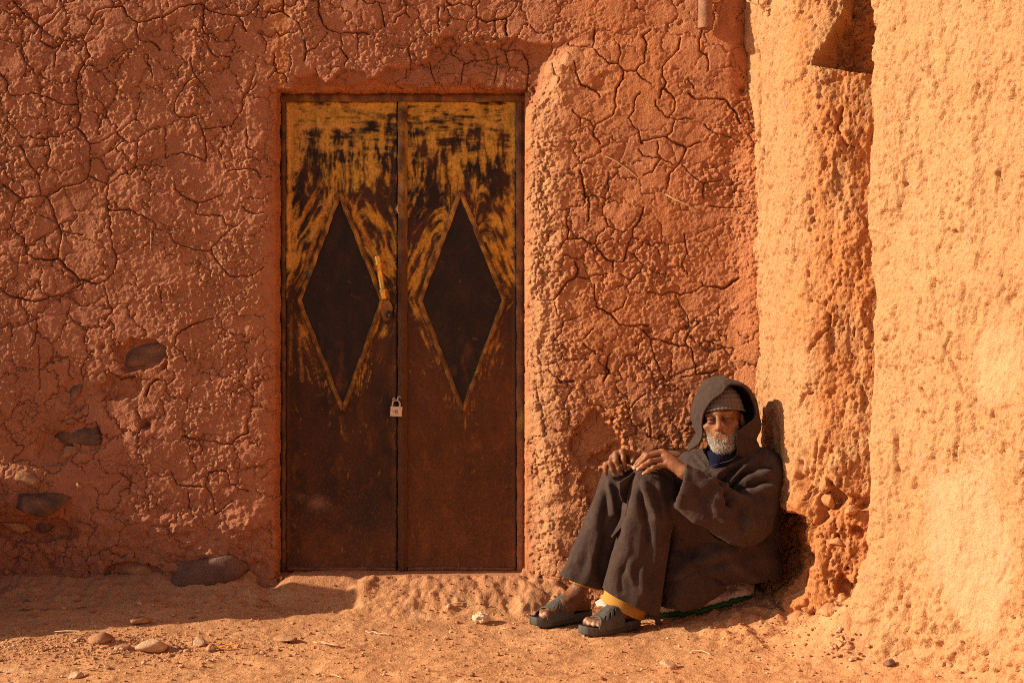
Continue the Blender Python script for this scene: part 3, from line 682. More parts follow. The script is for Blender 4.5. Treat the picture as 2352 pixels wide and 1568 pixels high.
# ---------------------------------------------------------------- small mesh builders
def box_mesh(name, sx, sy, sz, bev=0.003, seg=2):
    bm = bmesh.new(); bmesh.ops.create_cube(bm, size=1.0)
    bmesh.ops.scale(bm, vec=(sx, sy, sz), verts=bm.verts)
    if bev: bmesh.ops.bevel(bm, geom=bm.edges[:], offset=bev, segments=seg, affect='EDGES', profile=0.5)
    me = bpy.data.meshes.new(name); bm.to_mesh(me); bm.free()
    me.polygons.foreach_set('use_smooth', [False] * len(me.polygons))
    return me

def tube_mesh(name, pts, radii, n=10, cap=True, flat=(1, 1)):
    """a tube through 3D points; radii per point"""
    pts = np.array(pts, float); m = len(pts)
    radii = np.broadcast_to(np.array(radii, float), (m,))
    tg = np.gradient(pts, axis=0); tg /= np.linalg.norm(tg, axis=1)[:, None] + 1e-12
    ref = np.array([0, 0, 1.0]) if abs(tg[0, 2]) < 0.9 else np.array([1.0, 0, 0])
    V = []
    for p, t, r in zip(pts, tg, radii):
        a = np.cross(t, ref); a = a if np.linalg.norm(a) > 1e-6 else np.cross(t, (0.3, 0.9, 0.2)); a /= np.linalg.norm(a) + 1e-12; b = np.cross(a, t)
        ref = b if abs(np.dot(b, t)) < 0.99 else ref
        an = np.linspace(0, 2 * np.pi, n, endpoint=False)
        V.append(p + r * (np.cos(an)[:, None] * a * flat[0] + np.sin(an)[:, None] * b * flat[1]))
    V = np.concatenate(V); Fq = [tuple(f) for f in grid_faces(m, n, True)]
    if cap:
        Fq += [tuple(range(n))[::-1], tuple(range((m - 1) * n, m * n))]
    me = bpy.data.meshes.new(name); me.from_pydata([tuple(v) for v in V], [], Fq)
    me.polygons.foreach_set('use_smooth', [len(p.vertices) == 4 for p in me.polygons])
    me.update()
    return me

def catmull(pts, n):
    """resample a control polyline smoothly to n points (works on any number of columns)"""
    p = np.array(pts, float); m = len(p)
    q = np.concatenate([[2 * p[0] - p[1]], p, [2 * p[-1] - p[-2]]])
    t = np.linspace(0, m - 1, n); i = np.clip(t.astype(int), 0, m - 2); f = (t - i)[:, None] if p.ndim == 2 else (t - i)[:, None, None]
    a, b, c, d = q[i], q[i + 1], q[i + 2], q[i + 3]
    return 0.5 * (2 * b + (c - a) * f + (2 * a - 5 * b + 4 * c - d) * f ** 2 + (3 * b - a - 3 * c + d) * f ** 3)

# ---------------------------------------------------------------- the metal door
YD = 0.122      # the sheet of the leaves
door = empty('metal_door', (float(P(918, 1316, YD)[0]), YD, float(P(918, 1316, YD)[2])), 'rusty brown metal double door with smeared yellow paint and diamond mouldings', 'door')

def paint_field(px, py, seed=0):
    """rusty sheet with brushed-on ochre paint, worn and smeared; everything here is paint and rust on the metal"""
    n = px.shape
    u, v = px / 100.0, py / 100.0
    c = np.ones(n + (3,)) * np.array((0.048, 0.019, 0.0085))
    c = mix(c, (0.095, 0.032, 0.011), np.clip(0.5 + 0.9 * fbm(u * 1.6, v * 0.7, 4, 201 + seed), 0, 1))
    c = mix(c, (0.020, 0.012, 0.008), ss(0.0, 0.35, fbm(u * 1.3, v * 0.8, 4, 205 + seed) + 0.3 * fbm(u * 9, v * 2, 2, 206) + 0.25 * (1 - ss(400, 560, py))) * (0.9 - 0.65 * ss(560, 780, py)))
    right = (px > 925)
    cx_ = np.where(right, 1061, 784); top_, mid_, bot_ = np.where(right, 438, 442), 690, 945
    dx = (px - cx_); hw = np.where(right, 99, 97)
    inside = 1 - ss(-8, 8, np.abs(dx) - hw * np.clip(np.where(py < mid_, (py - top_) / (mid_ - top_), (bot_ - py) / (bot_ - mid_)), -0.5, 1))
    # coverage of the ochre paint
    cov = 0.90 - ss(235, 330, py) * 0.21 - ss(330, 470, py) * 0.20 - ss(600, 760, py) * 0.18 - ss(760, 1000, py) * 0.20
    side = np.exp(-((np.abs(dx) - hw * np.clip((py - top_) / (mid_ - top_), 0, 1) - 26) / 34.0) ** 2)
    cov += 0.22 * side * ss(380, 480, py) * (1 - ss(640, 720, py))
    lowd = np.exp(-((np.abs(dx) - hw * np.clip((bot_ - py) / (bot_ - mid_), 0, 1) - 14) / 20.0) ** 2)
    cov += 0.26 * lowd * ss(670, 720, py) * (1 - ss(930, 1010, py))
    cov += 0.30 * np.exp(-((np.where(right, 1172 - px, px - 669)) / 11.0) ** 2) * (1 - ss(560, 660, py)) 
    hor = fbm(u * 1.3 + 0.3 * fbm(u * 2, v * 2, 2, 209), v * 9 + .8 * fbm(u * 1.2, v * 1.2, 2, 210), 5, 211 + seed, .66)
    ver = fbm(u * 9.0 + .9 * fbm(u * 1.5, v * 1.5, 2, 215), v * 1.1 + 0.3 * fbm(u * 2, v * 2, 2, 214), 5, 213 + seed, .7)
    sg = np.tanh(dx / 30.0)
    ang = np.where(py < mid_, 1, -1) * sg * 0.40
    dg = fbm((px - ang * py) / 100.0 * 10 + .9 * fbm(u * 1.4, v * 1.4, 2, 218), (py + ang * px) / 100.0 * 1.0, 5, 217 + seed, .68)
    w_h = 1 - ss(240, 400, py + 70 * fbm(u * 1.5, v * 1.5, 2, 220)); w_d = ss(370, 500, py + 60 * fbm(u * 2, v * 2, 2, 221)) 
    stk = hor * w_h + (1 - w_h) * (ver * (1 - w_d) + dg * w_d) + .35 * fbm(u * 5, v * 4, 4, 222)
    big = fbm(u * 1.7, v * 1.7, 3, 223 + seed)
    a = ss(0.50, 0.96, cov + 0.95 * stk + 0.50 * big) * (1 - 0.97 * inside)
    # specks and scrapes
    a *= 0.75 + 0.35 * fbm(u * 22, v * 14, 2, 226)
    ochre = np.ones(n + (3,)) * np.array((0.82, 0.45, 0.062))
    ochre = mix(ochre, (0.82, 0.36, 0.026), np.clip(0.5 + 1.2 * fbm(u * 2, v * 2, 2, 228), 0, 1) * ss(330, 460, py))
    ochre = mix(ochre, (0.50, 0.30, 0.035), ss(0.25, 0.5, fbm(u * 2.6, v * 1.2, 2, 229 + seed)) * 0.8 * (py < 560))
    c = c * (1 - np.clip(a, 0, 1)[..., None]) + ochre * np.clip(a, 0, 1)[..., None]
    # thin rubbed streaks of orange
    b = ss(0.05, 0.55, stk + 0.25 * fbm(u * 6, v * 3, 3, 231)) * np.clip(cov - 0.10, 0, 1) * (1 - .6 * np.clip(a, 0, 1)) * (1 - 0.95 * inside)
    c = mix(c, (0.44, 0.14, 0.016), b * 0.75)
    c = mix(c, (0.022, 0.014, 0.011), 0.94 * inside)
    c = mix(c, (0.075, 0.030, 0.016), 0.6 * inside * np.clip(0.2 + 1.2 * fbm(u * 2.5, v * 1.5, 5, 233, .6), 0, 1))
    c = mix(c, (0.17, 0.056, 0.016), 0.6 * ss(640, 900, py) * right * (1 - inside) * np.clip(.7 + .8 * fbm(u * 1.5, v * .8, 4, 242, .6), 0, 1))
    # traced strokes
    def stroke(pts, wd, col, op=0.9):
        nonlocal c
        best = np.full(n, 1e9); vv = np.zeros(n); uu = np.zeros(n); acc = 0
        for (x0, y0), (x1, y1) in zip(pts[:-1], pts[1:]):
            L2 = math.hypot(x1 - x0, y1 - y0)
            tx, ty = (x1 - x0) / L2, (y1 - y0) / L2
            al = (px - x0) * tx + (py - y0) * ty; ac = -(px - x0) * ty + (py - y0) * tx
            d = np.hypot(np.clip(-al, 0, None) + np.clip(al - L2, 0, None), ac)
            m = d < best
            best = np.where(m, d, best); vv = np.where(m, ac, vv); uu = np.where(m, acc + al, uu); acc += L2
        br = fbm(vv / wd * 4.0, uu / 60.0, 3, int(pts[0][0]) % 97)
        al_ = (1 - ss(wd * 0.45, wd * 1.05, best + 5.0 * br + 4.0 * fbm(px / 14.0, py / 14.0, 3, 77))) * np.clip(op * (0.62 + 1.5 * br + .6 * fbm(px / 5.0, py / 9.0, 2, 78)), 0, 1)
        c = mix(c, col, al_)
    Y1, Y2, O1, DK = (0.74, 0.39, 0.085), (0.66, 0.44, 0.05), (0.72, 0.28, 0.03), (0.024, 0.014, 0.009)
    if not bool(right.all()):
        stroke([(668, 262), (666, 400), (664, 610)], 7, Y1); stroke([(690, 290), (700, 330), (672, 420)], 12, Y1, .8); stroke([(682, 500), (676, 560), (670, 612)], 8, Y1)
        stroke([(735, 425), (705, 480), (684, 520)], 7, O1); stroke([(765, 440), (735, 500), (715, 550)], 7, Y1, .8); stroke([(752, 470), (720, 560), (700, 620)], 6, O1, .7)
        stroke([(810, 352), (813, 390), (818, 436)], 10, Y2, .75); stroke([(742, 378), (748, 400), (752, 424)], 8, Y2, .6); stroke([(805, 465), (830, 520), (856, 580)], 8, O1, .7); stroke([(700, 290), (770, 285), (800, 300)], 10, Y1, .7)
        stroke([(745, 348), (780, 338), (812, 344)], 7, Y1, .55); stroke([(725, 300), (720, 370), (728, 430)], 14, DK, .8); stroke([(770, 300), (820, 325)], 9, DK, .6); stroke([(682, 400), (690, 440), (678, 500)], 10, DK, .85)
        stroke([(688, 760), (694, 875)], 6, (0.42, 0.20, 0.04), .8); stroke([(668, 700), (668, 860)], 5, (0.36, 0.17, 0.04), .7); stroke([(662, 255), (760, 246), (900, 244)], 9, Y1, .8)
        stroke([(790, 250), (880, 270)], 10, DK, .6); stroke([(690, 300), (690, 300.5)], 1, DK, 0)
    else:
        stroke([(1178, 380), (1180, 460), (1176, 520)], 9, Y1); stroke([(1130, 410), (1135, 480), (1130, 560)], 8, O1); stroke([(1085, 345), (1130, 375), (1172, 405)], 9, Y1, .9); stroke([(1045, 375), (1085, 345)], 10, Y1, .7)
        stroke([(945, 245), (1060, 250), (1178, 246)], 12, Y1, .9); stroke([(960, 280), (1080, 262), (1150, 280)], 14, Y1, .8); stroke([(1060, 330), (1045, 360)], 9, Y2, .7); stroke([(1060, 425), (1085, 410), (1105, 440)], 11, O1, .8)
        stroke([(1090, 450), (1110, 500), (1125, 560)], 10, O1, .8); stroke([(1150, 390), (1165, 560)], 7, Y1, .6); stroke([(1178, 520), (1180, 620)], 6, O1, .8); stroke([(1130, 610), (1160, 670)], 8, O1, .7)
        stroke([(955, 290), (958, 330), (985, 340)], 12, DK, .85); stroke([(950, 350), (955, 500)], 11, DK, .5); stroke([(985, 855), (1000, 900)], 8, O1, .6); stroke([(998, 840), (1020, 880)], 7, O1, .6); stroke([(1015, 925), (1030, 960)], 6, O1, .5)
        stroke([(1176, 820), (1178, 1120)], 7, (0.28, 0.085, 0.018), .6); stroke([(1100, 600), (1130, 700)], 3, DK, .3)
    stroke([(784, 960), (795, 1010)], 8, (0.25, 0.085, 0.02), .6)
    # dust and speckled rust lower down
    sp = ss(0.12, 0.5, fbm(u * 22, v * 16, 2, 235))
    c = mix(c, (0.30, 0.115, 0.05), 0.45 * sp * ss(900, 1280, py))
    rust = ss(0.1, 0.5, fbm(u * 2.2, v * 1.1, 5, 237 + seed, .62)); c = mix(c, (0.23, 0.068, 0.016), 0.55 * rust * ss(700, 900, py))
    c = mix(c, (0.018, 0.012, 0.009), 0.75 * ss(0.0, 0.5, fbm(u * 1.1 + 3, v * 0.8, 4, 238 + seed)) * ss(780, 950, py) * (1 - ss(1180, 1290, py)) * (px < 925))
    scr = ss(0.50, 0.60, fbm(u * 1.2 + v * 2.6, v * 14 - u * 6, 3, 239)); c = mix(c, (0.40, 0.17, 0.05), 0.35 * scr)
    c = mix(c, (0.26, 0.085, 0.03), 0.55 * ss(1130, 1300, py) * np.clip(0.55 + 0.9 * fbm(u * 3, v * 2, 3, 236), 0, 1))
    pk = np.exp(-(((px - 730) / 22) ** 2 + ((py - 1155) / 14) ** 2)) + 0.5 * np.exp(-(((px - 690) / 12) ** 2 + ((py - 1140) / 8) ** 2))
    c = mix(c, (0.42, 0.20, 0.14), np.clip(pk * (0.5 + 0.6 * sp), 0, 0.7))
    dkp = np.exp(-(((px - 850) / 40) ** 2 + ((py - 1190) / 60) ** 2))
    c = mix(c, (0.03, 0.02, 0.013), 0.7 * dkp * (1 - 0.5 * sp))
    return c

def door_extra(nt, b, tc):
    N, L = nt.nodes, nt.links
    n = N.new('ShaderNodeTexNoise'); n.inputs['Scale'].default_value = 55; n.inputs['Detail'].default_value = 4
    L.new(tc.outputs['Object'], n.inputs['Vector'])
    mr = N.new('ShaderNodeMapRange'); mr.inputs['To Min'].default_value = 0.34; mr.inputs['To Max'].default_value = 0.66
    L.new(n.outputs['Fac'], mr.inputs['Value']); L.new(mr.outputs['Result'], b.inputs['Roughness'])
DOORM = material('painted_rusty_steel', attr=True, rough=0.5, spec=0.22, noise=[(90, 0.22), (400, 0.10)], bump=[(25, 0.002), (300, 0.0006)], extra=door_extra)
FRAMEM = material('rusty_frame_steel', attr=True, rough=0.6, spec=0.4, noise=[(40, 0.3), (200, 0.25)], bump=[(120, 0.002)])
BRASS = material('worn_brass', (0.92, 0.56, 0.11), rough=0.38, metal=0.55, spec=0.6, noise=[(60, 0.25)], bump=[(90, 0.0008)])
STEEL = material('dull_steel', (0.62, 0.52, 0.44), rough=0.42, metal=0.7, noise=[(200, 0.2)], bump=[(300, 0.0005)])
BLACKM = material('black_iron', (0.02, 0.018, 0.016), rough=0.5, spec=0.4, noise=[(100, 0.3)])

def col_mesh(me, fn):
    """colour every vertex with fn(px, py) of the pixel it was traced from"""
    n = len(me.vertices); co = np.zeros(n * 3, np.float32); me.vertices.foreach_get('co', co); co = co.reshape(-1, 3)
    d = D + co[:, 1]
    c = fn(1176 + co[:, 0] * F / d, HZ - (co[:, 2] - ZC) * F / d)
    at = me.color_attributes.new('Col', 'FLOAT_COLOR', 'POINT'); cc = np.ones((n, 4), np.float32); cc[:, :3] = c
    at.data.foreach_set('color', cc.ravel())
    return me

def leaf(x0, x1, y0, y1, yd, name_seed):
    a, b = P(x0, y1, yd), P(x1, y0, yd)
    nx_, nz_ = int((b[0] - a[0]) / 0.0048), int((b[2] - a[2]) / 0.0048)
    xs, zs = np.linspace(a[0], b[0], nx_), np.linspace(a[2], b[2], nz_)
    Xl, Zl = np.meshgrid(xs, zs, indexing='xy')
    pxl, pyl = 1176 + Xl * F / (D + yd), HZ - (Zl - ZC) * F / (D + yd)
    Yl = yd + 0.004 * fbm(Xl * 2.5, Zl * 1.6, 2, 240 + name_seed) + 0.0008 * fbm(Xl * 14, Zl * 12, 2, 241)
    # the sheet is pressed: a shallow raised border and a low rail at the bottom
    bd = np.minimum(np.minimum(pxl - x0, x1 - pxl), np.minimum(pyl - y0, y1 - pyl))
    Yl -= 0.006 * (1 - ss(5, 9, bd)) + 0.0
    Yl -= 0.010 * np.exp(-((pyl - 1299) / 3.0) ** 2)
    Vf = np.stack([Xl, Yl, Zl], -1)
    # turn the rim back so that the leaf is 35 mm thick
    rim = lambda e: np.stack([e[..., 0], np.full(e.shape[:-1], yd + 0.035), e[..., 2]], -1)
    Vf = np.concatenate([rim(Vf[:1]), Vf, rim(Vf[-1:])], 0)
    Vf = np.concatenate([rim(Vf[:, :1]), Vf, rim(Vf[:, -1:])], 1)
    c = paint_field(1176 + Vf[..., 0] * F / (D + yd), HZ - (Vf[..., 2] - ZC) * F / (D + yd), name_seed)
    me = mesh_np('door_leaf', Vf.reshape(-1, 3), grid_faces(*Vf.shape[:2]), c.reshape(-1, 3))
    return child_world(obj('door_leaf', me, DOORM), door)
leaf_l = leaf(657, 911, 234, 1312, YD, 0)
leaf_r = leaf(916, 1185, 234, 1316, YD - 0.004, 5)
leaf_l['label'] = 'left leaf, yellow paint on top, brass handle'
leaf_r['label'] = 'right leaf, yellow paint on top and along its outer edge'

def bar_px(name, a, b, w, yd, dep, colfn, parent, mat=DOORM, nseg=40):
    """an angle-iron bar between two traced points: a ridge of width w px, dep deep, with slightly uneven edges"""
    A, B = P(*a, yd), P(*b, yd); dr = B - A; L = np.linalg.norm(dr); dr /= L
    nrm = np.array([-dr[2], 0, dr[0]]); hw = w * (D + yd) / F / 2
    prof = [(-hw, 0.006), (-hw, -dep * 0.35), (-hw * 0.25, -dep), (hw * 0.25, -dep), (hw, -dep * 0.35), (hw, 0.006)]
    Vb = []
    for t in np.linspace(0, L, nseg):
        j = 0.0012 * math.sin(t * 37 + a[0]) + 0.0008 * math.sin(t * 91 + a[1])
        Vb.append([A + dr * t + nrm * (q_ + j) + np.array([0, dy, 0]) for q_, dy in prof])
    Vb = np.array(Vb); n, m = Vb.shape[:2]
    Fq = [tuple(f) for f in grid_faces(n, m)] + [tuple(range(m))[::-1], tuple(range((n - 1) * m, n * m))]
    me = bpy.data.meshes.new(name); me.from_pydata([tuple(v) for v in Vb.reshape(-1, 3)], [], Fq); me.update()
    col_mesh(me, colfn)
    return child_world(obj(name, me, mat), parent)

def mould_col(px, py):
    u, v = px / 100, py / 100
    c = np.ones(px.shape + (3,)) * np.array((0.13, 0.06, 0.022))
    c = mix(c, (0.58, 0.29, 0.06), np.clip(0.45 + 1.4 * fbm(u * 5, v * 3, 3, 250), 0, 1) * (1 - 0.65 * ss(600, 800, py)))
    c = mix(c, (0.50, 0.24, 0.04), ss(0.2, 0.5, fbm(u * 7, v * 5, 2, 251)) * 0.7)
    c = mix(c, (0.40, 0.34, 0.30), ss(0.42, 0.6, fbm(u * 16, v * 9, 2, 252)) * 0.6 * (py < 680))
    c = mix(c, (0.05, 0.02, 0.01), ss(0.15, 0.5, fbm(u * 4, v * 4, 2, 253)) * 0.6)
    blue = np.exp(-(((px - 1049) / 4) ** 2 + ((py - 486) / 9) ** 2)) + np.exp(-(((px - 707) / 4) ** 2 + ((py - 627) / 6) ** 2))
    return mix(c, (0.04, 0.22, 0.34), np.clip(blue, 0, 0.9))
def frame_col(px, py):
    u, v = px / 100, py / 100
    c = np.ones(px.shape + (3,)) * np.array((0.12, 0.045, 0.018))
    c = mix(c, (0.30, 0.13, 0.045), np.clip(0.4 + 1.2 * fbm(u * 3, v * 3, 3, 260), 0, 1))
    c = mix(c, (0.36, 0.25, 0.05), ss(0.25, 0.5, fbm(u * 1.5, v * 6, 3, 261)) * 0.6 * (py < 300))
    c = mix(c, (0.03, 0.015, 0.008), ss(0.0, 0.4, fbm(u * 5, v * 1.2, 3, 262)) * 0.6)
    c = mix(c, (0.38, 0.15, 0.06), ss(900, 1150, py) * (px > 1100) * 0.7)
    c = mix(c, (0.28, 0.30, 0.05), np.clip(np.exp(-(((px - 1203) / 8) ** 2 + ((py - 962) / 22) ** 2)), 0, 0.8))
    return c
for pf, (T, Lf, R, B_) in ((leaf_l, ((780, 444), (687, 691), (879, 689), (788, 944))), (leaf_r, ((1058, 440), (964, 690), (1158, 689), (1063, 944)))):
    for a, b in ((T, Lf), (T, R), (Lf, B_), (R, B_)):
        o = bar_px('moulding', a, b, 11, YD - 0.001, 0.015, mould_col, door)
        o.parent = pf; o.matrix_parent_inverse = Matrix.Identity(4)
bar_px('gap_blocker', (913.5, 236), (913.5, 1314), 14, YD + 0.045, 0.008, lambda px, py: frame_col(px, py) * 0.25, door, FRAMEM, 30)  # dark bar added behind the gap between the leaves to block leaking light
# the strip that covers the gap, the frame all round
bar_px('cover_strip', (925, 234), (925, 1316), 22, YD - 0.004, 0.018, lambda px, py: mix(mould_col(px, py) * .8, (0.10, 0.036, 0.016), ss(380, 650, py) * 0.9), door, nseg=120)
bar_px('frame_post', (650, 214), (650, 1318), 12, YD - 0.012, 0.010, lambda px, py: frame_col(px, py) * 0.6, door, FRAMEM, 120)
bar_px('frame_post', (1194, 214), (1197, 1322), 19, YD - 0.012, 0.012, frame_col, door, FRAMEM, 120)
bar_px('frame_head', (645, 224), (1206, 224), 20, YD - 0.018, 0.012, frame_col, door, FRAMEM, 120)
for xa, xb, yd in ((661, 908, YD), (938, 1181, YD - 0.004)):
    bar_px('bottom_rail', (xa, 1305), (xb, 1305), 12, yd - 0.002, 0.007, lambda px, py: mix(frame_col(px, py), (0.24, 0.085, 0.035), np.full(px.shape, 0.6)), door, FRAMEM, 60)

# brass pull handle with turned collars, hung askew, on the plate of the lock
ha, hb_ = P(866, 588, YD - 0.045), P(882, 687, YD - 0.045)
ts = [0, .01, .015, .16, .165, .17, .215, .22, .225, .775, .78, .785, .83, .835, .84, .985, .99, 1.0]
rs = [.0105, .0125, .0128, .0128, .0128, .0150, .0150, .0128, .0112, .0112, .0128, .0150, .0150, .0128, .0128, .0128, .0125, .0105]
hd = obj('handle', tube_mesh('handle', [ha + (hb_ - ha) * t for t in ts], rs, 20), BRASS); child_world(hd, door)
hd['label'] = 'polished brass pull handle'
for t in (.19, .81):
    q0 = ha + (hb_ - ha) * t
    child_world(obj('handle_stem', tube_mesh('handle_stem', [q0, q0 + np.array([0, 0.05, 0])], .006, 10), BRASS), door)
# lock plate: a worn tab of metal, with a black lock cylinder
pl = [(873, 692), (884, 688), (897, 694), (902, 706), (900, 728), (890, 738), (880, 736), (876, 720), (872, 706)]
fr = [P(a, b, YD - 0.0085) for a, b in pl]; bk = [P(a, b, YD + 0.002) for a, b in pl]; n_ = len(pl)
me = bpy.data.meshes.new('lock_plate'); me.from_pydata([tuple(v) for v in fr + bk], [], [tuple(range(n_))] + [(i, n_ + i, n_ + (i + 1) % n_, (i + 1) % n_) for i in range(n_)]); me.update()
col_mesh(me, lambda px, py: mix(np.ones(px.shape + (3,)) * np.array((0.34, 0.16, 0.05)), (0.15, 0.05, 0.02), ss(715, 740, py)))
plate = child_world(obj('lock_plate', me, DOORM), door)
cyl = obj('lock_cylinder', tube_mesh('lock_cylinder', [P(894, 722, YD), P(894, 722, YD - 0.018), P(894, 722, YD - 0.021)], [.0155, .0155, .0125], 22), BLACKM)
cyl.parent = plate
kh = obj('keyhole', box_mesh('keyhole', 0.003, 0.002, 0.010, 0.0006), STEEL); kh.parent = door
kh.location = Vector(P(893.5, 724, YD - 0.0215)) - Vector(door.location)
# small hook at the edge of the leaf
hk = [P(916, 470, YD - 0.02), P(913, 474, YD - 0.032), P(912, 481, YD - 0.034), P(914, 488, YD - 0.028), P(917, 490, YD - 0.02)]
child_world(obj('hook', tube_mesh('hook', catmull(hk, 14), .0032, 8), STEEL), door)
# hasp rings that the padlock goes through
for pts in ([P(920, 926, YD - 0.02), P(914, 920, YD - 0.035), P(914, 913, YD - 0.036), P(918, 910, YD - 0.03), P(921, 914, YD - 0.02)], [P(905, 924, YD), P(902, 918, YD - 0.03), P(906, 914, YD - 0.034), P(908, 920, YD - 0.02)]):
    child_world(obj('hasp_ring', tube_mesh('hasp_ring', catmull(pts, 16), .0030, 8), STEEL), door)

# padlock
lock = empty('padlock', tuple(P(910, 956, YD - 0.03)), 'small steel padlock hanging where the door leaves meet', 'padlock')
W_ = 27 * (D + YD) / F; H_ = 23 * (D + YD) / F
bm_ = box_mesh('body', W_, 0.016, H_, 0.0025, 3)
LOCKM = material('padlock_steel', (0.78, 0.58, 0.44), rough=0.45, metal=0.35, noise=[(150, 0.25)], bump=[(200, 0.0006)])
bo = obj('body', bm_, LOCKM, lock); bo.location = (0.0005, 0, H_ / 2); bo.rotation_euler = (0, math.radians(3), 0)
sh = [(-.0165, 0, H_ - .004), (-.0160, 0, H_ + .012), (-.011, 0, H_ + .022), (0, 0, H_ + .0265), (.011, 0, H_ + .022), (.0160, 0, H_ + .012), (.0165, 0, H_ - .004)]
obj('shackle', tube_mesh('shackle', catmull(sh, 26), .0034, 10), STEEL, lock)
# the stamped emblem: a broken ring round a square
rg = [(.0085 * math.cos(t), -.0084, H_ * .48 + .0085 * math.sin(t)) for t in np.linspace(-2.2, 2.9, 26)]
obj('emblem_ring', tube_mesh('emblem_ring', rg, .0009, 6), BLACKM, lock)
sq = [(-.004, -.0084, H_ * .48 - .004), (.004, -.0084, H_ * .48 - .004), (.004, -.0084, H_ * .48 + .004), (-.004, -.0084, H_ * .48 + .004), (-.004, -.0084, H_ * .48 - .004)]
obj('emblem_square', tube_mesh('emblem_square', sq, .0010, 6), BLACKM, lock)

# ---------------------------------------------------------------- implicit surfaces for the body and the robe
class Field:
    def __init__(s, lo, hi, h):
        s.lo = np.array(lo, float); s.h = h
        s.n = np.ceil((np.array(hi) - s.lo) / h).astype(int) + 1
        s.d = np.full(s.n, 1.0, np.float32)
    def box(s, lo, hi):
        a = np.clip(np.floor((np.array(lo) - s.lo) / s.h).astype(int), 0, s.n); b = np.clip(np.ceil((np.array(hi) - s.lo) / s.h).astype(int) + 1, 0, s.n)
        sl = tuple(slice(i, j) for i, j in zip(a, b))
        ax = [s.lo[k] + s.h * np.arange(a[k], b[k]) for k in range(3)]
        g = np.meshgrid(*ax, indexing='ij', sparse=True)
        return sl, g
    def put(s, lo, hi, fn, k=0.01, op='add'):
        m = k + 2.5 * s.h
        sl, g = s.box(np.array(lo) - m, np.array(hi) + m)
        if min(x.stop - x.start for x in sl) <= 0: return
        v = fn(*g).astype(np.float32); cur = s.d[sl]
        if op == 'sub':
            hh = np.maximum(k - np.abs(cur + v), 0) / k
            s.d[sl] = np.maximum(cur, -v) + hh * hh * k * 0.25
        else:
            hh = np.maximum(k - np.abs(cur - v), 0) / k
            s.d[sl] = np.minimum(cur, v) - hh * hh * k * 0.25
    def cap(s, a, b, ra, rb=None, k=0.01, op='add', cut=None):
        a, b = np.array(a, float), np.array(b, float); rb = ra if rb is None else rb
        ab = b - a; l2 = float(ab @ ab) + 1e-12; r = max(ra, rb)
        def fn(x, y, z):
            t = np.clip(((x - a[0]) * ab[0] + (y - a[1]) * ab[1] + (z - a[2]) * ab[2]) / l2, 0, 1)
            d = np.sqrt((x - a[0] - ab[0] * t) ** 2 + (y - a[1] - ab[1] * t) ** 2 + (z - a[2] - ab[2] * t) ** 2) - (ra + (rb - ra) * t)
            if cut is not None:
                c, n = cut
                d = np.maximum(d, (x - c[0]) * n[0] + (y - c[1]) * n[1] + (z - c[2]) * n[2])
            return d
        s.put(np.minimum(a, b) - r, np.maximum(a, b) + r, fn, k, op)
    def chain(s, pts, radii, k=0.006):
        for (p, q_), (r0, r1) in zip(zip(pts[:-1], pts[1:]), zip(radii[:-1], radii[1:])):
            s.cap(p, q_, r0, r1, k)
    def ell(s, c, r, R=None, k=0.01, op='add'):
        c, r = np.array(c, float), np.array(r, float); R = np.eye(3) if R is None else R; m = max(r)
        def fn(x, y, z):
            dx, dy, dz = x - c[0], y - c[1], z - c[2]
            l = [R[0, i] * dx + R[1, i] * dy + R[2, i] * dz for i in range(3)]
            k0 = np.sqrt(sum((l[i] / r[i]) ** 2 for i in range(3))); k1 = np.sqrt(sum((l[i] / r[i] ** 2) ** 2 for i in range(3))) + 1e-9
            return k0 * (k0 - 1) / k1
        s.put(c - m, c + m, fn, k, op)
    def mesh(s):
        d = s.d; ins = d < 0
        S_ = np.zeros(np.array(d.shape) - 1, np.int8)
        for a in (0, 1):
            for b in (0, 1):
                for c in (0, 1):
                    S_ += ins[a:d.shape[0] - 1 + a, b:d.shape[1] - 1 + b, c:d.shape[2] - 1 + c]
        act = (S_ > 0) & (S_ < 8)
        ijk = np.argwhere(act); idx = np.full(act.shape, -1, np.int64); idx[act] = np.arange(len(ijk))
        cor = {}
        for a in (0, 1):
            for b in (0, 1):
                for c in (0, 1):
                    cor[a, b, c] = d[ijk[:, 0] + a, ijk[:, 1] + b, ijk[:, 2] + c].astype(float)
        acc = np.zeros((len(ijk), 3)); cnt = np.zeros(len(ijk))
        ks = list(cor)
        for u in ks:
            for v in ks:
                if sum(abs(np.array(u) - np.array(v))) == 1 and u < v:
                    A, B = cor[u], cor[v]; m = (A < 0) != (B < 0)
                    t = np.where(m, A / (A - B + 1e-20), 0)[:, None]
                    acc += np.where(m[:, None], np.array(u) + (np.array(v) - np.array(u)) * t, 0); cnt += m
        V = s.lo + s.h * (ijk + acc / cnt[:, None])
        Fs = []
        for ax in range(3):
            o = [(ax + 1) % 3, (ax + 2) % 3]
            sl0 = [slice(None)] * 3; sl1 = [slice(None)] * 3
            sl0[ax] = slice(0, d.shape[ax] - 1); sl1[ax] = slice(1, d.shape[ax])
            for q_ in o:
                sl0[q_] = slice(1, d.shape[q_] - 1); sl1[q_] = slice(1, d.shape[q_] - 1)
            a, b = ins[tuple(sl0)], ins[tuple(sl1)]
            e = np.argwhere(a != b)
            if not len(e): continue
            sg = a[tuple(e.T)]
            base = e.copy(); base[:, o[0]] += 1; base[:, o[1]] += 1      # lattice position of the edge
            def cell(d0, d1):
                c = base.copy(); c[:, o[0]] += d0; c[:, o[1]] += d1
                return idx[tuple(c.T)]
            qd = np.stack([cell(-1, -1), cell(0, -1), cell(0, 0), cell(-1, 0)], -1)
            qd[~sg] = qd[~sg][:, ::-1]
            Fs.append(qd)
        return V, np.concatenate(Fs)

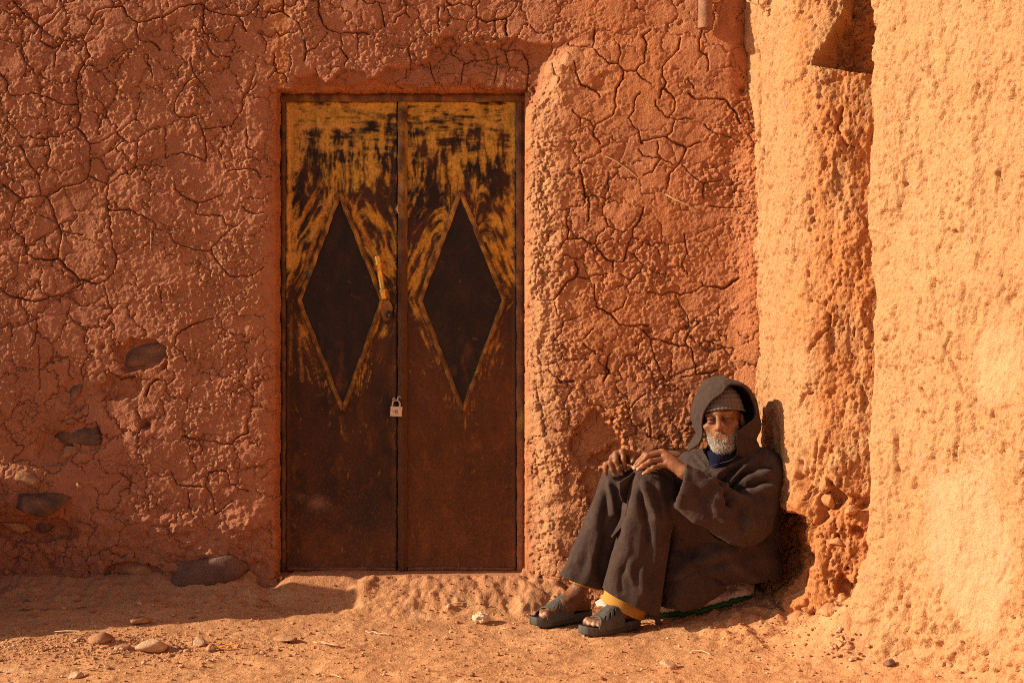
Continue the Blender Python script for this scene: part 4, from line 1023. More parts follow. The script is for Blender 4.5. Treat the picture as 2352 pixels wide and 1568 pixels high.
def relax(V, Fq, it=2, w=0.5):
    """Laplacian smoothing"""
    n = len(V); e = np.concatenate([Fq[:, [0, 1]], Fq[:, [1, 2]], Fq[:, [2, 3]], Fq[:, [3, 0]]]); e = np.concatenate([e, e[:, ::-1]])
    deg = np.bincount(e[:, 0], minlength=n)[:, None] + 1e-9
    for _ in range(it):
        s = np.stack([np.bincount(e[:, 0], weights=V[e[:, 1], k], minlength=n) for k in range(3)], -1)
        V = V + w * (s / deg - V)
    return V

def normals(V, Fq):
    n = np.cross(V[Fq[:, 2]] - V[Fq[:, 0]], V[Fq[:, 3]] - V[Fq[:, 1]])
    N = np.zeros_like(V)
    for k in range(4):
        for c in range(3):
            N[:, c] += np.bincount(Fq[:, k], weights=n[:, c], minlength=len(V))
    return N / (np.linalg.norm(N, axis=1)[:, None] + 1e-12)

def to_px(V):
    d = D + V[..., 1]
    return 1176 + V[..., 0] * F / d, HZ - (V[..., 2] - ZC) * F / d

def ridge_disp(V, N, ridges):
    """push cloth out along traced fold lines (or in, with a negative height); only the side the line was traced on moves"""
    px, py = to_px(V)
    view = V - np.array([0, -D, ZC]); view /= np.linalg.norm(view, axis=1)[:, None]
    fr = ss(0.0, 0.35, -(N * view).sum(1))
    out = np.zeros(len(V))
    for pts, wd, am in ridges:
        pts = catmull(pts, max(12, 6 * len(pts))); L = len(pts) - 1
        sel = (px > pts[:, 0].min() - 4 * wd) & (px < pts[:, 0].max() + 4 * wd) & (py > pts[:, 1].min() - 4 * wd) & (py < pts[:, 1].max() + 4 * wd)
        x, y = px[sel], py[sel]; best = np.full(len(x), 1e9); tt = np.zeros(len(x))
        for i, (a, b) in enumerate(zip(pts[:-1], pts[1:])):
            l2 = ((b - a) ** 2).sum() + 1e-9
            t = np.clip(((x - a[0]) * (b[0] - a[0]) + (y - a[1]) * (b[1] - a[1])) / l2, 0, 1)
            dd = np.hypot(x - a[0] - t * (b[0] - a[0]), y - a[1] - t * (b[1] - a[1]))
            m = dd < best; best = np.where(m, dd, best); tt = np.where(m, (i + t) / L, tt)
        out[sel] += am * np.exp(-(best / wd) ** 2) * np.clip(np.sin(np.pi * np.clip(tt * 0.92 + 0.04, 0, 1)) * 1.8, 0, 1)
    return V + N * (out * fr)[:, None]

# ---------------------------------------------------------------- the seated man
person = empty('person', (0.86, -0.30, -0.04), 'old man in a dark hooded robe and knit cap sitting with hands on knees', 'person')
def part(name, V, Fq, mat, col=None, parent=None, label=None):
    o = obj(name, mesh_np(name, V, Fq, col), mat)
    child_world(o, person)
    if parent is not None: o.parent = parent
    if label: o['label'] = label
    return o

c3 = lambda x, y: (x * 0.13199 + 1354.8, y * 0.13199 + 997.2)        # hands crop
c2 = lambda x, y: (x * 0.192 + 1505.3, y * 0.192 + 827.9)             # head crop
c1 = lambda x, y: (x * 0.43215 + 1176.0, y * 0.43215 + 827.9)         # whole man crop
c9 = lambda x, y: (x * 0.288 + 1392.4, y * 0.288 + 903.2)             # robe crop
cf_ = lambda x, y: (x * 0.14 + 1194.8, y * 0.14 + 1317.1)             # feet crop
Q = lambda c, y: P(c[0], c[1], y)

# head frame
_yaw, _roll, _pit = math.radians(-15), math.radians(-7), math.radians(-5)
RH = np.array(Matrix.Rotation(_yaw, 3, 'Z') @ Matrix.Rotation(_roll, 3, 'Y') @ Matrix.Rotation(_pit, 3, 'X'))
EYE = P(1651, 961, -0.512)
OH = EYE - RH @ np.array([0, -0.085, 0.0])
HL = lambda *v: OH + RH @ np.array(v, float)

# feet: from the sandals' prints on the ground
toe_n, heel_n = ground_hit(1340, 1466), ground_hit(1464, 1440)
toe_f, heel_f = ground_hit(1222, 1446), ground_hit(1360, 1424)
FEET = []
for tt_, hh_ in ((toe_n, heel_n), (toe_f, heel_f)):
    f_ = (tt_ - hh_); f_[2] = 0; f_ /= np.linalg.norm(f_); org = tt_ - f_ * 0.285
    g0 = gz_at(*(org[:2] + f_[:2] * 0.14)) + 0.004
    FEET.append((np.array([org[0], org[1], g0]), f_, np.array([-f_[1], f_[0], 0])))       # heel point, forward, left side

BF = Field((-0.02, -0.80, -0.17), (1.16, -0.10, 0.90), 0.0035)
# head
BF.ell(HL(0, .012, .042), (.075, .093, .086), RH, .01)
BF.ell(HL(0, -.020, -.045), (.066, .068, .074), RH, .03)
BF.ell(HL(0, -.056, -.098), (.036, .026, .024), RH, .024)
BF.cap(HL(-.046, -.074, .020), HL(-.008, -.090, .022), .010, .012, .012); BF.cap(HL(.046, -.074, .020), HL(.008, -.090, .022), .010, .012, .012)
for sx in (-1, 1):
    BF.ell(HL(sx * .046, -.060, -.024), (.022, .020, .017), RH, .016)
    BF.ell(HL(sx * .031, -.098, -.001), (.020, .015, .011), RH, .010, 'sub')
    BF.ell(HL(sx * .031, -.0800, .0042), (.0170, .0120, .0082), RH, .004)
    BF.ell(HL(sx * .031, -.0790, -.0095), (.0165, .0110, .0066), RH, .004)
    BF.ell(HL(sx * .015, -.101, -.040), (.0095, .011, .0085), RH, .006)
    BF.ell(HL(sx * .078, .012, -.012), (.010, .020, .030), RH, .006)
BF.cap(HL(0, -.088, .014), HL(0, -.119, -.036), .0085, .0125, .010)
BF.cap(HL(0, -.112, -.040), HL(0, -.100, -.048), .009, .006, .006)
BF.cap(HL(-.021, -.088, -.066), HL(.021, -.088, -.066), .0065, None, .010)
BF.cap(HL(-.019, -.087, -.079), HL(.019, -.087, -.079), .0072, None, .008)
BF.cap(HL(-.024, -.0975, -.0725), HL(.024, -.0975, -.0725), .0030, None, .004, 'sub')
for sx in (-1, 1):
    BF.cap(HL(sx * .020, -.100, -.044), HL(sx * .036, -.082, -.074), .0035, .003, .008, 'sub')
    BF.cap(HL(sx * .020, -.098, -.014), HL(sx * .036, -.088, -.024), .0025, .002, .008, 'sub')
BF.cap(HL(0, .03, -.07), Q((1672, 1085), -.36), .056, .062, .03)
# trunk and limbs under the clothes
chest, pelv = Q((1690, 1130), -.36), Q((1690, 1290), -.30)
pelv = pelv + np.array([0, .03, .03])
BF.cap(chest, pelv, .105, .075, .03)
shN, elN, wrN = Q((1752, 1075), -.42), Q((1706, 1212), -.55), Q(c3(1640, 650), -.605)
shF, elF, wrF = Q((1600, 1075), -.27), Q((1562, 1150), -.24), Q(c3(760, 400), -.40)
BF.cap(shF, shN, .06, .06, .03)
BF.chain([shN, elN, wrN], [.046, .040, .0255], .02); BF.chain([shF, elF, wrF], [.046, .038, .026], .02)
knN, anN = Q((1492, 1118), -.515), None
org, f_, s_ = FEET[0]; anN = org + f_ * .065 + np.array([0, 0, .105])
BF.chain([pelv + np.array([.0, -.05, -.02]), knN, anN], [.060, .055, .033], .03)
knF = Q((1416, 1122), -.375); org, f_, s_ = FEET[1]; anF = org + f_ * .065 + np.array([0, 0, .105])
BF.chain([pelv + np.array([-.03, .05, -.02]), knF, anF], [.060, .055, .033], .03)
NAILS = []
def finger(pts, r, k=.005, nail=True):
    r = list(r)
    BF.chain(pts, r, k)
    for p, rr in zip(pts[1:-1], r[1:-1]):
        BF.ell(p, (rr * 1.07,) * 3, None, .003)                 # knuckles
    if nail: NAILS.append((pts[-1], pts[-1] - pts[-2]))
# near hand, laid over the near knee
KN = [Q(c3(1245, 300), -.545), Q(c3(1275, 322), -.565), Q(c3(1318, 425), -.585), Q(c3(1330, 520), -.598)]
palm = Q(c3(1440, 520), -.590)
for kq, r0 in zip(KN, (.0135, .0150, .0148, .0130)):
    BF.cap(wrN, kq, .0225, r0, .012)
BF.cap(palm, Q(c3(1300, 440), -.57), .019, .015, .014)
fn = [[(960, 345), (850, 470), (762, 578)], [(1000, 372), (880, 500), (782, 588)], [(1045, 470), (930, 545), (838, 606)], [(1105, 578), (1010, 640), (932, 684)]]
yn = [(-.555, -.552, -.545), (-.578, -.578, -.570), (-.600, -.602, -.595), (-.612, -.614, -.608)]
for kq, pts, ys, r in zip(KN, fn, yn, (.0092, .0098, .0096, .0084)):
    finger([kq] + [Q(c3(*p), y) for p, y in zip(pts, ys)], (r * 1.25, r * 1.06, r, r * .86), nail=True)
finger([Q(c3(1470, 420), -.55), Q(c3(1300, 480), -.515), Q(c3(1180, 560), -.50)], (.014, .0115, .0095), nail=False)
# far hand, fingers hanging over the far knee
KF = [Q(c3(565, 296), -.455), Q(c3(455, 335), -.452), Q(c3(392, 408), -.447), Q(c3(318, 512), -.440)]
wrF2 = Q(c3(740, 395), -.385)
for kq, r0 in zip(KF, (.0130, .0140, .0138, .0120)):
    BF.cap(wrF2, kq, .0215, r0, .012)
ff = [[(585, 420), (608, 540), (622, 620)], [(446, 460), (505, 590), (545, 682)], [(352, 490), (390, 610), (430, 695)], [(272, 590), (278, 650), (292, 700)]]
yf = [(-.468, -.470, -.464), (-.472, -.474, -.468), (-.468, -.470, -.464), (-.458, -.458, -.452)]
for kq, pts, ys, r in zip(KF, ff, yf, (.0094, .0100, .0098, .0086)):
    finger([kq] + [Q(c3(*p), y) for p, y in zip(pts, ys)], (r * 1.2, r * 1.08, r, r * .88))
finger([Q(c3(745, 390), -.43), Q(c3(742, 430), -.455), Q(c3(735, 478), -.470)], (.0125, .0115, .0095))
# feet
for org, f_, s_ in FEET:
    up = np.array([0, 0, 1.0]); B0 = org + up * .030
    side = 1.0 if org is FEET[0][0] else -1.0            # where the little toe is: towards the viewer on the near foot
    ot = -s_ if (s_[1] > 0) == (side > 0) else s_
    G = lambda a, b, c: B0 + f_ * a + ot * b + up * c
    BF.cap(G(.035, 0, .030), G(.10, .0, .045), .032, .034, .02)
    BF.cap(G(.075, 0, .075), G(.14, -.006, .045), .031, .029, .02)
    BF.cap(G(.12, .004, .034), G(.195, .010, .020), .032, .022, .02); BF.cap(G(.12, -.008, .036), G(.200, -.022, .020), .030, .021, .02)
    BF.cap(G(.05, .005, .09), G(.075, 0, .075), .030, .032, .02)
    for i, (b, L_, r) in enumerate(((-.030, .258, .0140), (-.010, .255, .0100), (.007, .247, .0094), (.022, .236, .0088), (.035, .222, .0085))):
        finger([G(.190, b * .85, .020), G((.190 + L_) / 2 + .010, b * .97, .0195), G(L_ - r, b, r + .001)], (r * 1.05, r * 1.02, r), .006)
Vb, Fb = BF.mesh(); del BF
Vb = relax(Vb, Fb, 2, 0.4); Nb = normals(Vb, Fb)
loc = (Vb - OH) @ RH
hm = (Vb[:, 2] > 0.50) & (np.linalg.norm(loc, axis=1) < .17)
# creases of skin: brow, crow's feet, knuckles
wr_ = 0.0012 * np.sin(loc[:, 2] * 900) * np.exp(-((loc[:, 2] - .035) / .012) ** 2) * hm + 0.0008 * perlin3(Vb * 120, 3) + 0.0010 * perlin3(Vb * 45, 4)
Vb = Vb + Nb * wr_[:, None]
SK, SKD, SKL = np.array((0.32, 0.128, 0.054)), np.array((0.15, 0.055, 0.026)), np.array((0.40, 0.175, 0.085))
cb_ = np.ones_like(Vb) * SK
cb_ = mix(cb_, SKD, np.clip(0.35 + 0.7 * perlin3(Vb * 22, 5), 0, 0.6))
foot_m = Vb[:, 2] < 0.06
cb_ = mix(cb_, SKD * 0.9, 0.55 * foot_m); cb_ = mix(cb_, (0.36, 0.16, 0.085), 0.35 * foot_m * np.clip(0.3 + perlin3(Vb * 60, 6), 0, 1))
def lm(x, y, z, r): return np.exp(-(((loc[:, 0] - x) / r[0]) ** 2 + ((loc[:, 1] - y) / r[1]) ** 2 + ((loc[:, 2] - z) / r[2]) ** 2)) * hm
for sx in (-1, 1):
    cb_ = mix(cb_, (0.07, 0.035, 0.022), 0.75 * lm(sx * .030, -.086, .026, (.020, .03, .0045)))
    cb_ = mix(cb_, SKD * 0.8, 0.6 * lm(sx * .031, -.08, -.004, (.020, .03, .010)))
cb_ = mix(cb_, (0.24, 0.085, 0.055), 0.8 * lm(0, -.09, -.073, (.022, .02, .011)))
beard_m = np.clip(ss(-.056, -.082, loc[:, 2] - 0.35 * np.clip(np.abs(loc[:, 0]) - .022, 0, 1)) * ss(.02, -.02, loc[:, 1]) * hm - 1.6 * lm(0, -.095, -.074, (.024, .04, .010)), 0, 1)
beard_m *= 1 - 0.9 * ss(.0, .02, np.abs(loc[:, 2] + .062) * 0) * 0
cb_ = mix(cb_, (0.40, 0.33, 0.27), 0.6 * beard_m)
for p, dr in NAILS:
    dr = dr / np.linalg.norm(dr); rel = Vb - p
    al = rel @ dr; ac = np.linalg.norm(rel - al[:, None] * dr, axis=1)
    # the nail sits on the back of the finger end
    upn = np.array([0, -0.55, 0.83]); upn = upn - dr * (upn @ dr); upn /= np.linalg.norm(upn)
    m = np.exp(-((al - .002) / .0055) ** 2) * (rel @ upn > .003) * (ac < .015)
    cb_ = mix(cb_, (0.60, 0.36, 0.24), 0.75 * m)
def skin_extra(nt, b, tc):
    try:
        b.inputs['Subsurface Weight'].default_value = 0.06
        b.inputs['Subsurface Radius'].default_value = (0.01, 0.004, 0.002)
        b.inputs['Subsurface Scale'].default_value = 0.5
    except Exception: pass
SKIN = material('weathered_skin', attr=True, rough=0.52, spec=0.40, noise=[(120, 0.10)], bump=[(150, 0.0012), (500, 0.0005)], extra=skin_extra)
body = part('body', Vb, Fb, SKIN, cb_)

# eyes
EYEM = material('eye', attr=True, rough=0.12, spec=0.6)
for sx in (-1, 1):
    bm = bmesh.new(); bmesh.ops.create_uvsphere(bm, u_segments=24, v_segments=16, radius=.0118)
    me = bpy.data.meshes.new('eye'); bm.to_mesh(me); bm.free()
    co = np.array([v.co for v in me.vertices]); fwd = np.array([0.05, -1, -0.1]); fwd /= np.linalg.norm(fwd)
    cosv = (co / .0118) @ fwd
    ce = np.ones((len(co), 4), np.float32); ce[:, :3] = (0.20, 0.13, 0.09)
    ce[cosv > .80, :3] = (0.022, 0.012, 0.008)
    me.color_attributes.new('Col', 'FLOAT_COLOR', 'POINT').data.foreach_set('color', ce.ravel())
    me.polygons.foreach_set('use_smooth', [True] * len(me.polygons))
    o = obj('eye', me, EYEM); o.parent = person
    o.location = Vector(HL(sx * .031, -.0772, -.003)) - Vector(person.location)

# beard: short coarse white hairs
rsb = np.random.RandomState(11)
wts = beard_m.copy(); wts += 1.0 * lm(0, -.10, -.0590, (.030, .02, .0055)) + 0.10 * (hm & (np.abs(loc[:, 0]) > .042) & (loc[:, 2] < -.01) & (loc[:, 2] > -.07) & (loc[:, 1] < .02))
wts *= (Nb @ RH)[:, 1] < 0.6
pick = rsb.choice(len(Vb), 6500, p=wts / wts.sum())
root = Vb[pick] + rsb.randn(len(pick), 3) * .0010; nn = Nb[pick]
low_ = ss(-.06, -.115, loc[pick, 2])
dirh = nn * (0.75 - 0.15 * low_)[:, None] + RH @ np.array([0, -0.05, -1.0]) * (0.55 + 0.45 * low_)[:, None] + rsb.randn(len(pick), 3) * 0.28
dirh /= np.linalg.norm(dirh, axis=1)[:, None]
ln = (.0035 + .008 * low_) * (0.6 + 0.8 * rsb.rand(len(pick)))
sd = np.cross(dirh, rsb.randn(len(pick), 3)); sd /= np.linalg.norm(sd, axis=1)[:, None]; sd2 = np.cross(dirh, sd)
rr = .00042
mid_ = root + dirh * (ln * .55)[:, None]; tip = root + (dirh + np.array([0, 0, -.25]) * rsb.rand(len(pick), 1)) * ln[:, None]
ring = lambda c, r: [c + r * sd, c + r * (-.5 * sd + .87 * sd2), c + r * (-.5 * sd - .87 * sd2)]
VV = np.stack(ring(root - dirh * .001, rr) + ring(mid_, rr * .85) + ring(tip, rr * .25), 1)
b0 = (np.arange(len(pick)) * 9)[:, None, None]
FF = np.concatenate([np.array([[0, 1, 4, 3], [1, 2, 5, 4], [2, 0, 3, 5], [3, 4, 7, 6], [4, 5, 8, 7], [5, 3, 6, 8]])[None] + b0]).reshape(-1, 4)
ch = np.ones((len(pick), 3)) * np.array((0.66, 0.58, 0.48)); ch[rsb.rand(len(pick)) < .22] = (0.16, 0.12, 0.09)
ch[loc[pick, 2] > -.062] *= 0.62
part('beard', VV.reshape(-1, 3), FF, material('beard_hair', attr=True, rough=0.6, spec=0.3), np.repeat(ch, 9, 0))

# ------------------------------------------------ cloth
def wool_extra(nt, b, tc):
    N, L = nt.nodes, nt.links
    b.inputs['Sheen Weight'].default_value = 0.12
    b.inputs['Sheen Roughness'].default_value = 0.5
    b.inputs['Sheen Tint'].default_value = (0.55, 0.42, 0.36, 1)
WOOL = material('brown_wool', (0.061, 0.039, 0.033), rough=0.95, spec=0.1, noise=[(9, 0.15), (40, 0.15), (420, 0.40)], bump=[(450, 0.0016), (60, 0.003)], extra=wool_extra)

RF = Field((0.30, -0.80, -0.16), (1.20, -0.05, 0.66), 0.0047)
# trunk, leaning into the corner
RF.cap(Q((1690, 1285), -.30), Q((1700, 1150), -.345), .165, .150, .04)
RF.cap(Q((1700, 1150), -.345), Q((1690, 1085), -.37), .150, .105, .04)
RF.cap(Q((1600, 1078), -.275), Q((1690, 1066), -.36), .070, .078, .04); RF.cap(Q((1690, 1066), -.36), Q((1745, 1076), -.415), .078, .072, .04)
RF.cap(Q((1668, 1062), -.39), Q((1664, 1040), -.405), .082, .070, .03)
RF.cap(Q((1640, 1098), -.43), Q((1690, 1100), -.425), .055, .065, .03); RF.cap(Q((1618, 1075), -.40), Q((1640, 1105), -.44), .035, .045, .025)
RF.cap(Q((1700, 1062), -.425), Q((1690, 1090), -.44), .040, .045, .025)
RF.cap(Q((1566, 1200), -.455), Q((1560, 1330), -.440), .045, .045, .04); RF.cap(Q((1620, 1240), -.455), Q((1640, 1320), -.43), .060, .05, .04)
RF.ell(Q((1668, 1275), -.365), (.175, .15, .115), None, .05)
RF.ell(Q((1735, 1300), -.33), (.10, .14, .075), None, .04)
# thighs under cloth
RF.cap(Q((1690, 1265), -.37), Q((1545, 1150), -.50), .12, .075, .04); RF.cap(Q((1650, 1260), -.26), Q((1460, 1150), -.37), .11, .075, .04)
# near upper arm
RF.cap(Q((1748, 1078), -.42), Q((1724, 1196), -.525), .078, .082, .035)
# near forearm in its wide sleeve, cut off straight at the cuff and hollow
cufc = Q((1561, 1113), -.600); fore0 = Q((1700, 1196), -.56); ax_ = (cufc - fore0) / np.linalg.norm(cufc - fore0)
cutn = np.array(Q((1555, 1105), -.60) - Q((1640, 1125), -.60)); cutn /= np.linalg.norm(cutn)
RF.cap(fore0, Q((1640, 1158), -.585), .082, .080, .03)
RF.cap(Q((1640, 1158), -.585), cufc + ax_ * .04, .080, .082, .03, cut=(cufc, cutn))
# far sleeve
RF.cap(Q((1600, 1080), -.275), Q((1572, 1130), -.27), .068, .07, .03); RF.cap(Q((1572, 1130), -.27), Q((1490, 1085), -.385), .065, .055, .03)
RF.cap(cufc - ax_ * .07, cufc + ax_ * .10, .066, .075, .006, 'sub')
# a flat seat
def plane_cut(fld, c, n):
    ax = [fld.lo[k] + fld.h * np.arange(fld.n[k]) for k in range(3)]
    g = np.meshgrid(*ax, indexing='ij', sparse=True)
    v = ((g[0] - c[0]) * n[0] + (g[1] - c[1]) * n[1] + (g[2] - c[2]) * n[2]).astype(np.float32)
    np.maximum(fld.d, v, out=fld.d)
_ax = [RF.lo[k] + RF.h * np.arange(RF.n[k]) for k in range(3)]
_zc = (-.012 + .046 * ss(.74, .82, _ax[0]) + .10 * np.clip(_ax[0] - .82, 0, 1)).astype(np.float32)
np.maximum(RF.d, (_zc[:, None, None] - _ax[2][None, None, :]).astype(np.float32), out=RF.d)
Vr, Fr = RF.mesh(); del RF
Vr = relax(Vr, Fr, 5, 0.5); Nr = normals(Vr, Fr)
def rid(cv, lst):
    return [([cv(*p) for p in pts], w, a) for pts, w, a in lst]
RIDGES = rid(c9, [
    ([(830, 700), (960, 610), (1080, 540), (1180, 470)], 9, .012), ([(940, 760), (1030, 660), (1120, 590), (1230, 530)], 8, .014), ([(990, 770), (1120, 700), (1230, 660), (1320, 630)], 9, .013),
    ([(1060, 790), (1180, 790), (1280, 770), (1330, 740)], 9, .012), ([(880, 735), (980, 650), (1090, 570)], 6, -.010), ([(970, 770), (1070, 690), (1180, 620)], 6, -.012), ([(1030, 790), (1160, 740), (1290, 700)], 6, -.010),
    ([(930, 760), (970, 850), (1000, 910)], 9, -.022), ([(1000, 850), (1060, 870), (1110, 910)], 9, .012), ([(1110, 900), (1125, 980), (1150, 1080)], 9, .013), ([(1060, 930), (1080, 1040), (1110, 1110)], 9, -.008),
    ([(640, 620), (780, 720), (900, 800), (960, 880)], 10, .010), ([(700, 560), (760, 620), (830, 680)], 6, .007), ([(600, 900), (760, 1010), (930, 1130), (1060, 1180)], 10, .009), ([(720, 760), (800, 900), (830, 1000)], 12, -.007), ([(820, 840), (930, 980), (980, 1080)], 12, .006),
    ([(500, 1290), (640, 1230), (800, 1200), (960, 1200)], 12, -.008), ([(560, 1500), (600, 1400), (680, 1330), (820, 1300), (960, 1250)], 14, .018), ([(600, 1420), (700, 1400), (860, 1420), (960, 1440)], 12, .014), ([(960, 1220), (1000, 1330), (1100, 1420), (1230, 1470)], 14, .014), ([(530, 1250), (540, 1400), (560, 1560)], 12, .012),
    ([(640, 470), (600, 500), (570, 560)], 6, .006), ([(1330, 480), (1360, 600), (1350, 720)], 10, .006), ([(1190, 600), (1260, 590), (1330, 610)], 3, -.005), ([(700, 490), (760, 540), (800, 600), (790, 650)], 4, .005)])
Vr = ridge_disp(Vr, Nr, [(a, b, c * 1.75) for a, b, c in RIDGES])
Nr = normals(Vr, Fr)
lowm = ss(.30, .12, Vr[:, 2])
Vr = Vr + Nr * (0.008 * perlin3(Vr * 9, 21) + 0.0045 * perlin3(Vr * 22, 22) + 0.0010 * perlin3(Vr * 70, 23) + lowm * 0.016 * perlin3(Vr * np.array([8, 8, 15]), 24) + 0.012 * (0.5 - np.abs(perlin3(Vr * 7 + .4 * perlin3(Vr * 10, 26)[:, None], 25))) + 0.005 * (0.5 - np.abs(perlin3(Vr * 16, 27))))[:, None]
robe = part('robe', Vr, Fr, WOOL, None, label='dark brown wool robe with wide sleeves')

def loft(secs, n_s, n_a, yoff=None, power=2.3):
    """rings from (left px, right px, depth of the middle, half depth); returns verts (n_s, n_a, 3)"""
    rows = np.array([[l[0], l[1], r[0], r[1], yl, yr, hd] for l, r, yl, yr, hd in secs])
    rows = catmull(rows, n_s)
    an = np.linspace(0, 2 * np.pi, n_a, endpoint=False)
    ca, sa = np.cos(an), np.sin(an)
    ca = np.sign(ca) * np.abs(ca) ** (2 / power); sa = np.sign(sa) * np.abs(sa) ** (2 / power)
    out = []
    for l0, l1, r0, r1, yl, yr, hd in rows:
        A, B = P(l0, l1, yl), P(r0, r1, yr)
        out.append((A + B) / 2 + ca[:, None] * (B - A) / 2 + sa[:, None] * np.array([0, -hd, 0]))
    return np.array(out)

def leg_mesh(name, secs, ridges, seed, hem_shift=None):
    n_s, n_a = 150, 150
    V = loft(secs, n_s, n_a)
    if hem_shift is not None:       # the hem dips: shear the lower rows along the ring
        t = np.linspace(0, 1, n_s)[:, None]
        V[..., 2] += hem_shift(V, t)
    shp = V.shape; Fq = grid_faces(n_s, n_a, True)[:, ::-1]; Vf = V.reshape(-1, 3)
    N = normals(Vf, Fq)
    c_ = Vf.reshape(shp).mean(1)[:, None]
    if ((Vf.reshape(shp) - c_).reshape(-1, 3) * N).sum() < 0:
        Fq = Fq[:, ::-1]; N = -N
    Vf = ridge_disp(Vf, N, [(a, b, c * 1.5) for a, b, c in ridges]); N = normals(Vf, Fq)
    crs = 0.5 - np.abs(perlin3(Vf * np.array([11, 11, 3.5]) + .3 * perlin3(Vf * 12, seed + 3)[:, None], seed + 2)); crs2 = 0.5 - np.abs(perlin3(Vf * np.array([20, 20, 9]), seed + 4))
    Vf = Vf + N * (0.004 * perlin3(Vf * np.array([14, 14, 6]), seed) + 0.0022 * perlin3(Vf * np.array([34, 34, 14]), seed + 1) + 0.011 * np.clip(crs, -.3, 1) + 0.004 * crs2)[:, None]
    # close the top
    top = Vf[:n_a].mean(0)
    o = part(name, Vf, Fq, WOOL)
    md = o.modifiers.new('thickness', 'SOLIDIFY'); md.thickness = 0.004; md.offset = -1
    return o
# near leg: rings from the knee down to the hem
secN = [(c1(712, 566), c1(730, 566), -.50, -.50, .006), (c1(668, 578), c1(800, 585), -.50, -.50, .055), (c1(632, 625), c1(868, 650), -.51, -.51, .078), (c1(606, 740), c1(872, 770), -.515, -.51, .086),
        (c1(572, 900), c1(838, 920), -.512, -.505, .088), (c1(543, 1010), c1(815, 1050), -.508, -.498, .090), (c1(515, 1110), c1(792, 1200), -.505, -.488, .093), (c1(488, 1208), c1(775, 1345), -.50, -.475, .096)]
rN = rid(c1, [([(690, 600), (650, 760), (600, 950), (540, 1170)], 14, .008), ([(700, 640), (725, 720), (755, 800), (765, 860)], 6, .014), ([(690, 690), (700, 780), (720, 900), (715, 1000)], 8, -.014), ([(640, 640), (600, 800), (560, 1000)], 8, -.006),
              ([(780, 640), (800, 760), (810, 900)], 9, .008), ([(650, 1050), (630, 1120), (650, 1200)], 8, .006), ([(600, 1080), (580, 1160), (590, 1250)], 9, -.006), ([(700, 1080), (690, 1180), (720, 1290)], 9, .007), ([(760, 900), (760, 1050), (750, 1200), (760, 1330)], 9, .006)])
legN = leg_mesh('trouser_leg', secN, rN, 31)
secF = [(c1(556, 566), c1(572, 566), -.37, -.37, .006), (c1(512, 580), c1(640, 580), -.37, -.37, .055), (c1(482, 620), c1(655, 640), -.38, -.37, .075), (c1(452, 700), c1(650, 740), -.385, -.37, .082),
        (c1(412, 800), c1(632, 830), -.39, -.37, .085), (c1(366, 905), c1(600, 940), -.39, -.37, .088), (c1(318, 1010), c1(560, 1060), -.392, -.37, .09), (c1(264, 1136), c1(515, 1212), -.395, -.37, .092)]
rF = rid(c1, [([(520, 620), (470, 780), (400, 960), (320, 1110)], 16, .007), ([(515, 640), (530, 700), (535, 800), (540, 820)], 6, .013), ([(500, 690), (495, 780), (480, 900)], 8, -.012), ([(575, 640), (580, 720), (610, 700)], 5, .010), ([(470, 900), (430, 1040), (400, 1170)], 10, .008), ([(510, 880), (480, 1010), (470, 1150)], 9, -.010)])
legF = leg_mesh('trouser_leg', secF, rF, 41)
# a burnt hole near the near hem
hole = Q(c1(735, 1163), -.585)
bm = bmesh.new(); bmesh.ops.create_uvsphere(bm, u_segments=14, v_segments=8, radius=1)
bmesh.ops.scale(bm, vec=(.010, .0025, .013), verts=bm.verts)
me = bpy.data.meshes.new('hole_patch'); bm.to_mesh(me); bm.free()
dg_ = bpy.context.evaluated_depsgraph_get()

# loose folds of the robe: the tuck between the knees, the skirt spread on the ground, its trailing corner
def sheet(name, rows, n, m, mat, amp=.004, seed=50, thick=.004, parent=None):
    """a cloth sheet through rows of control points [(px, py, y), ...]; every row has the same count"""
    G = np.array([[P(*p) for p in r] for r in rows])
    G = np.array([catmull(r, m) for r in G]); G = catmull(G, n)
    V = G.reshape(-1, 3); Fq = grid_faces(n, m); N = normals(V, Fq)
    if N[:, 1].mean() > 0: Fq = Fq[:, ::-1]; N = -N
    V = V + N * (amp * perlin3(V * 26, seed) + amp * .5 * perlin3(V * 60, seed + 1))[:, None]
    o = part(name, V, Fq, mat)
    md = o.modifiers.new('thickness', 'SOLIDIFY'); md.thickness = thick; md.offset = -1
    return o
e = lambda x, y, d: (*c1(x, y), d)
sheet('robe_fold', [[e(655, 590, -.545), e(620, 615, -.55), e(570, 645, -.545)], [e(640, 640, -.50), e(610, 680, -.52), e(572, 700, -.54)], [e(620, 700, -.51), e(600, 715, -.52), e(585, 735, -.535)], [e(615, 760, -.50), e(600, 755, -.52), e(578, 745, -.53)]], 30, 24, WOOL, .003, 52)
sheet('robe_fold', [[e(640, 600, -.50), e(620, 720, -.53), e(590, 860, -.54), e(530, 940, -.53)], [e(600, 640, -.46), e(595, 740, -.49), e(570, 850, -.51), e(528, 930, -.52)], [e(580, 700, -.44), e(575, 780, -.46), e(580, 880, -.47), e(570, 945, -.50)]], 24, 30, WOOL, .003, 55)
k4 = lambda x, y, d: (x * .26 + 1176, y * .26 + 1298.3, d)
sheet('robe_skirt', [[k4(1270, -60, -.46), k4(1450, -90, -.50), k4(1650, -60, -.50), k4(1800, -20, -.46)], [k4(1275, 120, -.45), k4(1460, 60, -.525), k4(1680, 80, -.53), k4(1850, 120, -.48)], [k4(1280, 260, -.44), k4(1450, 240, -.53), k4(1660, 250, -.53), k4(1880, 185, -.49)], [k4(1284, 352, -.44), k4(1440, 384, -.50), k4(1640, 384, -.50), k4(1905, 216, -.48)]], 60, 70, WOOL, .007, 58)
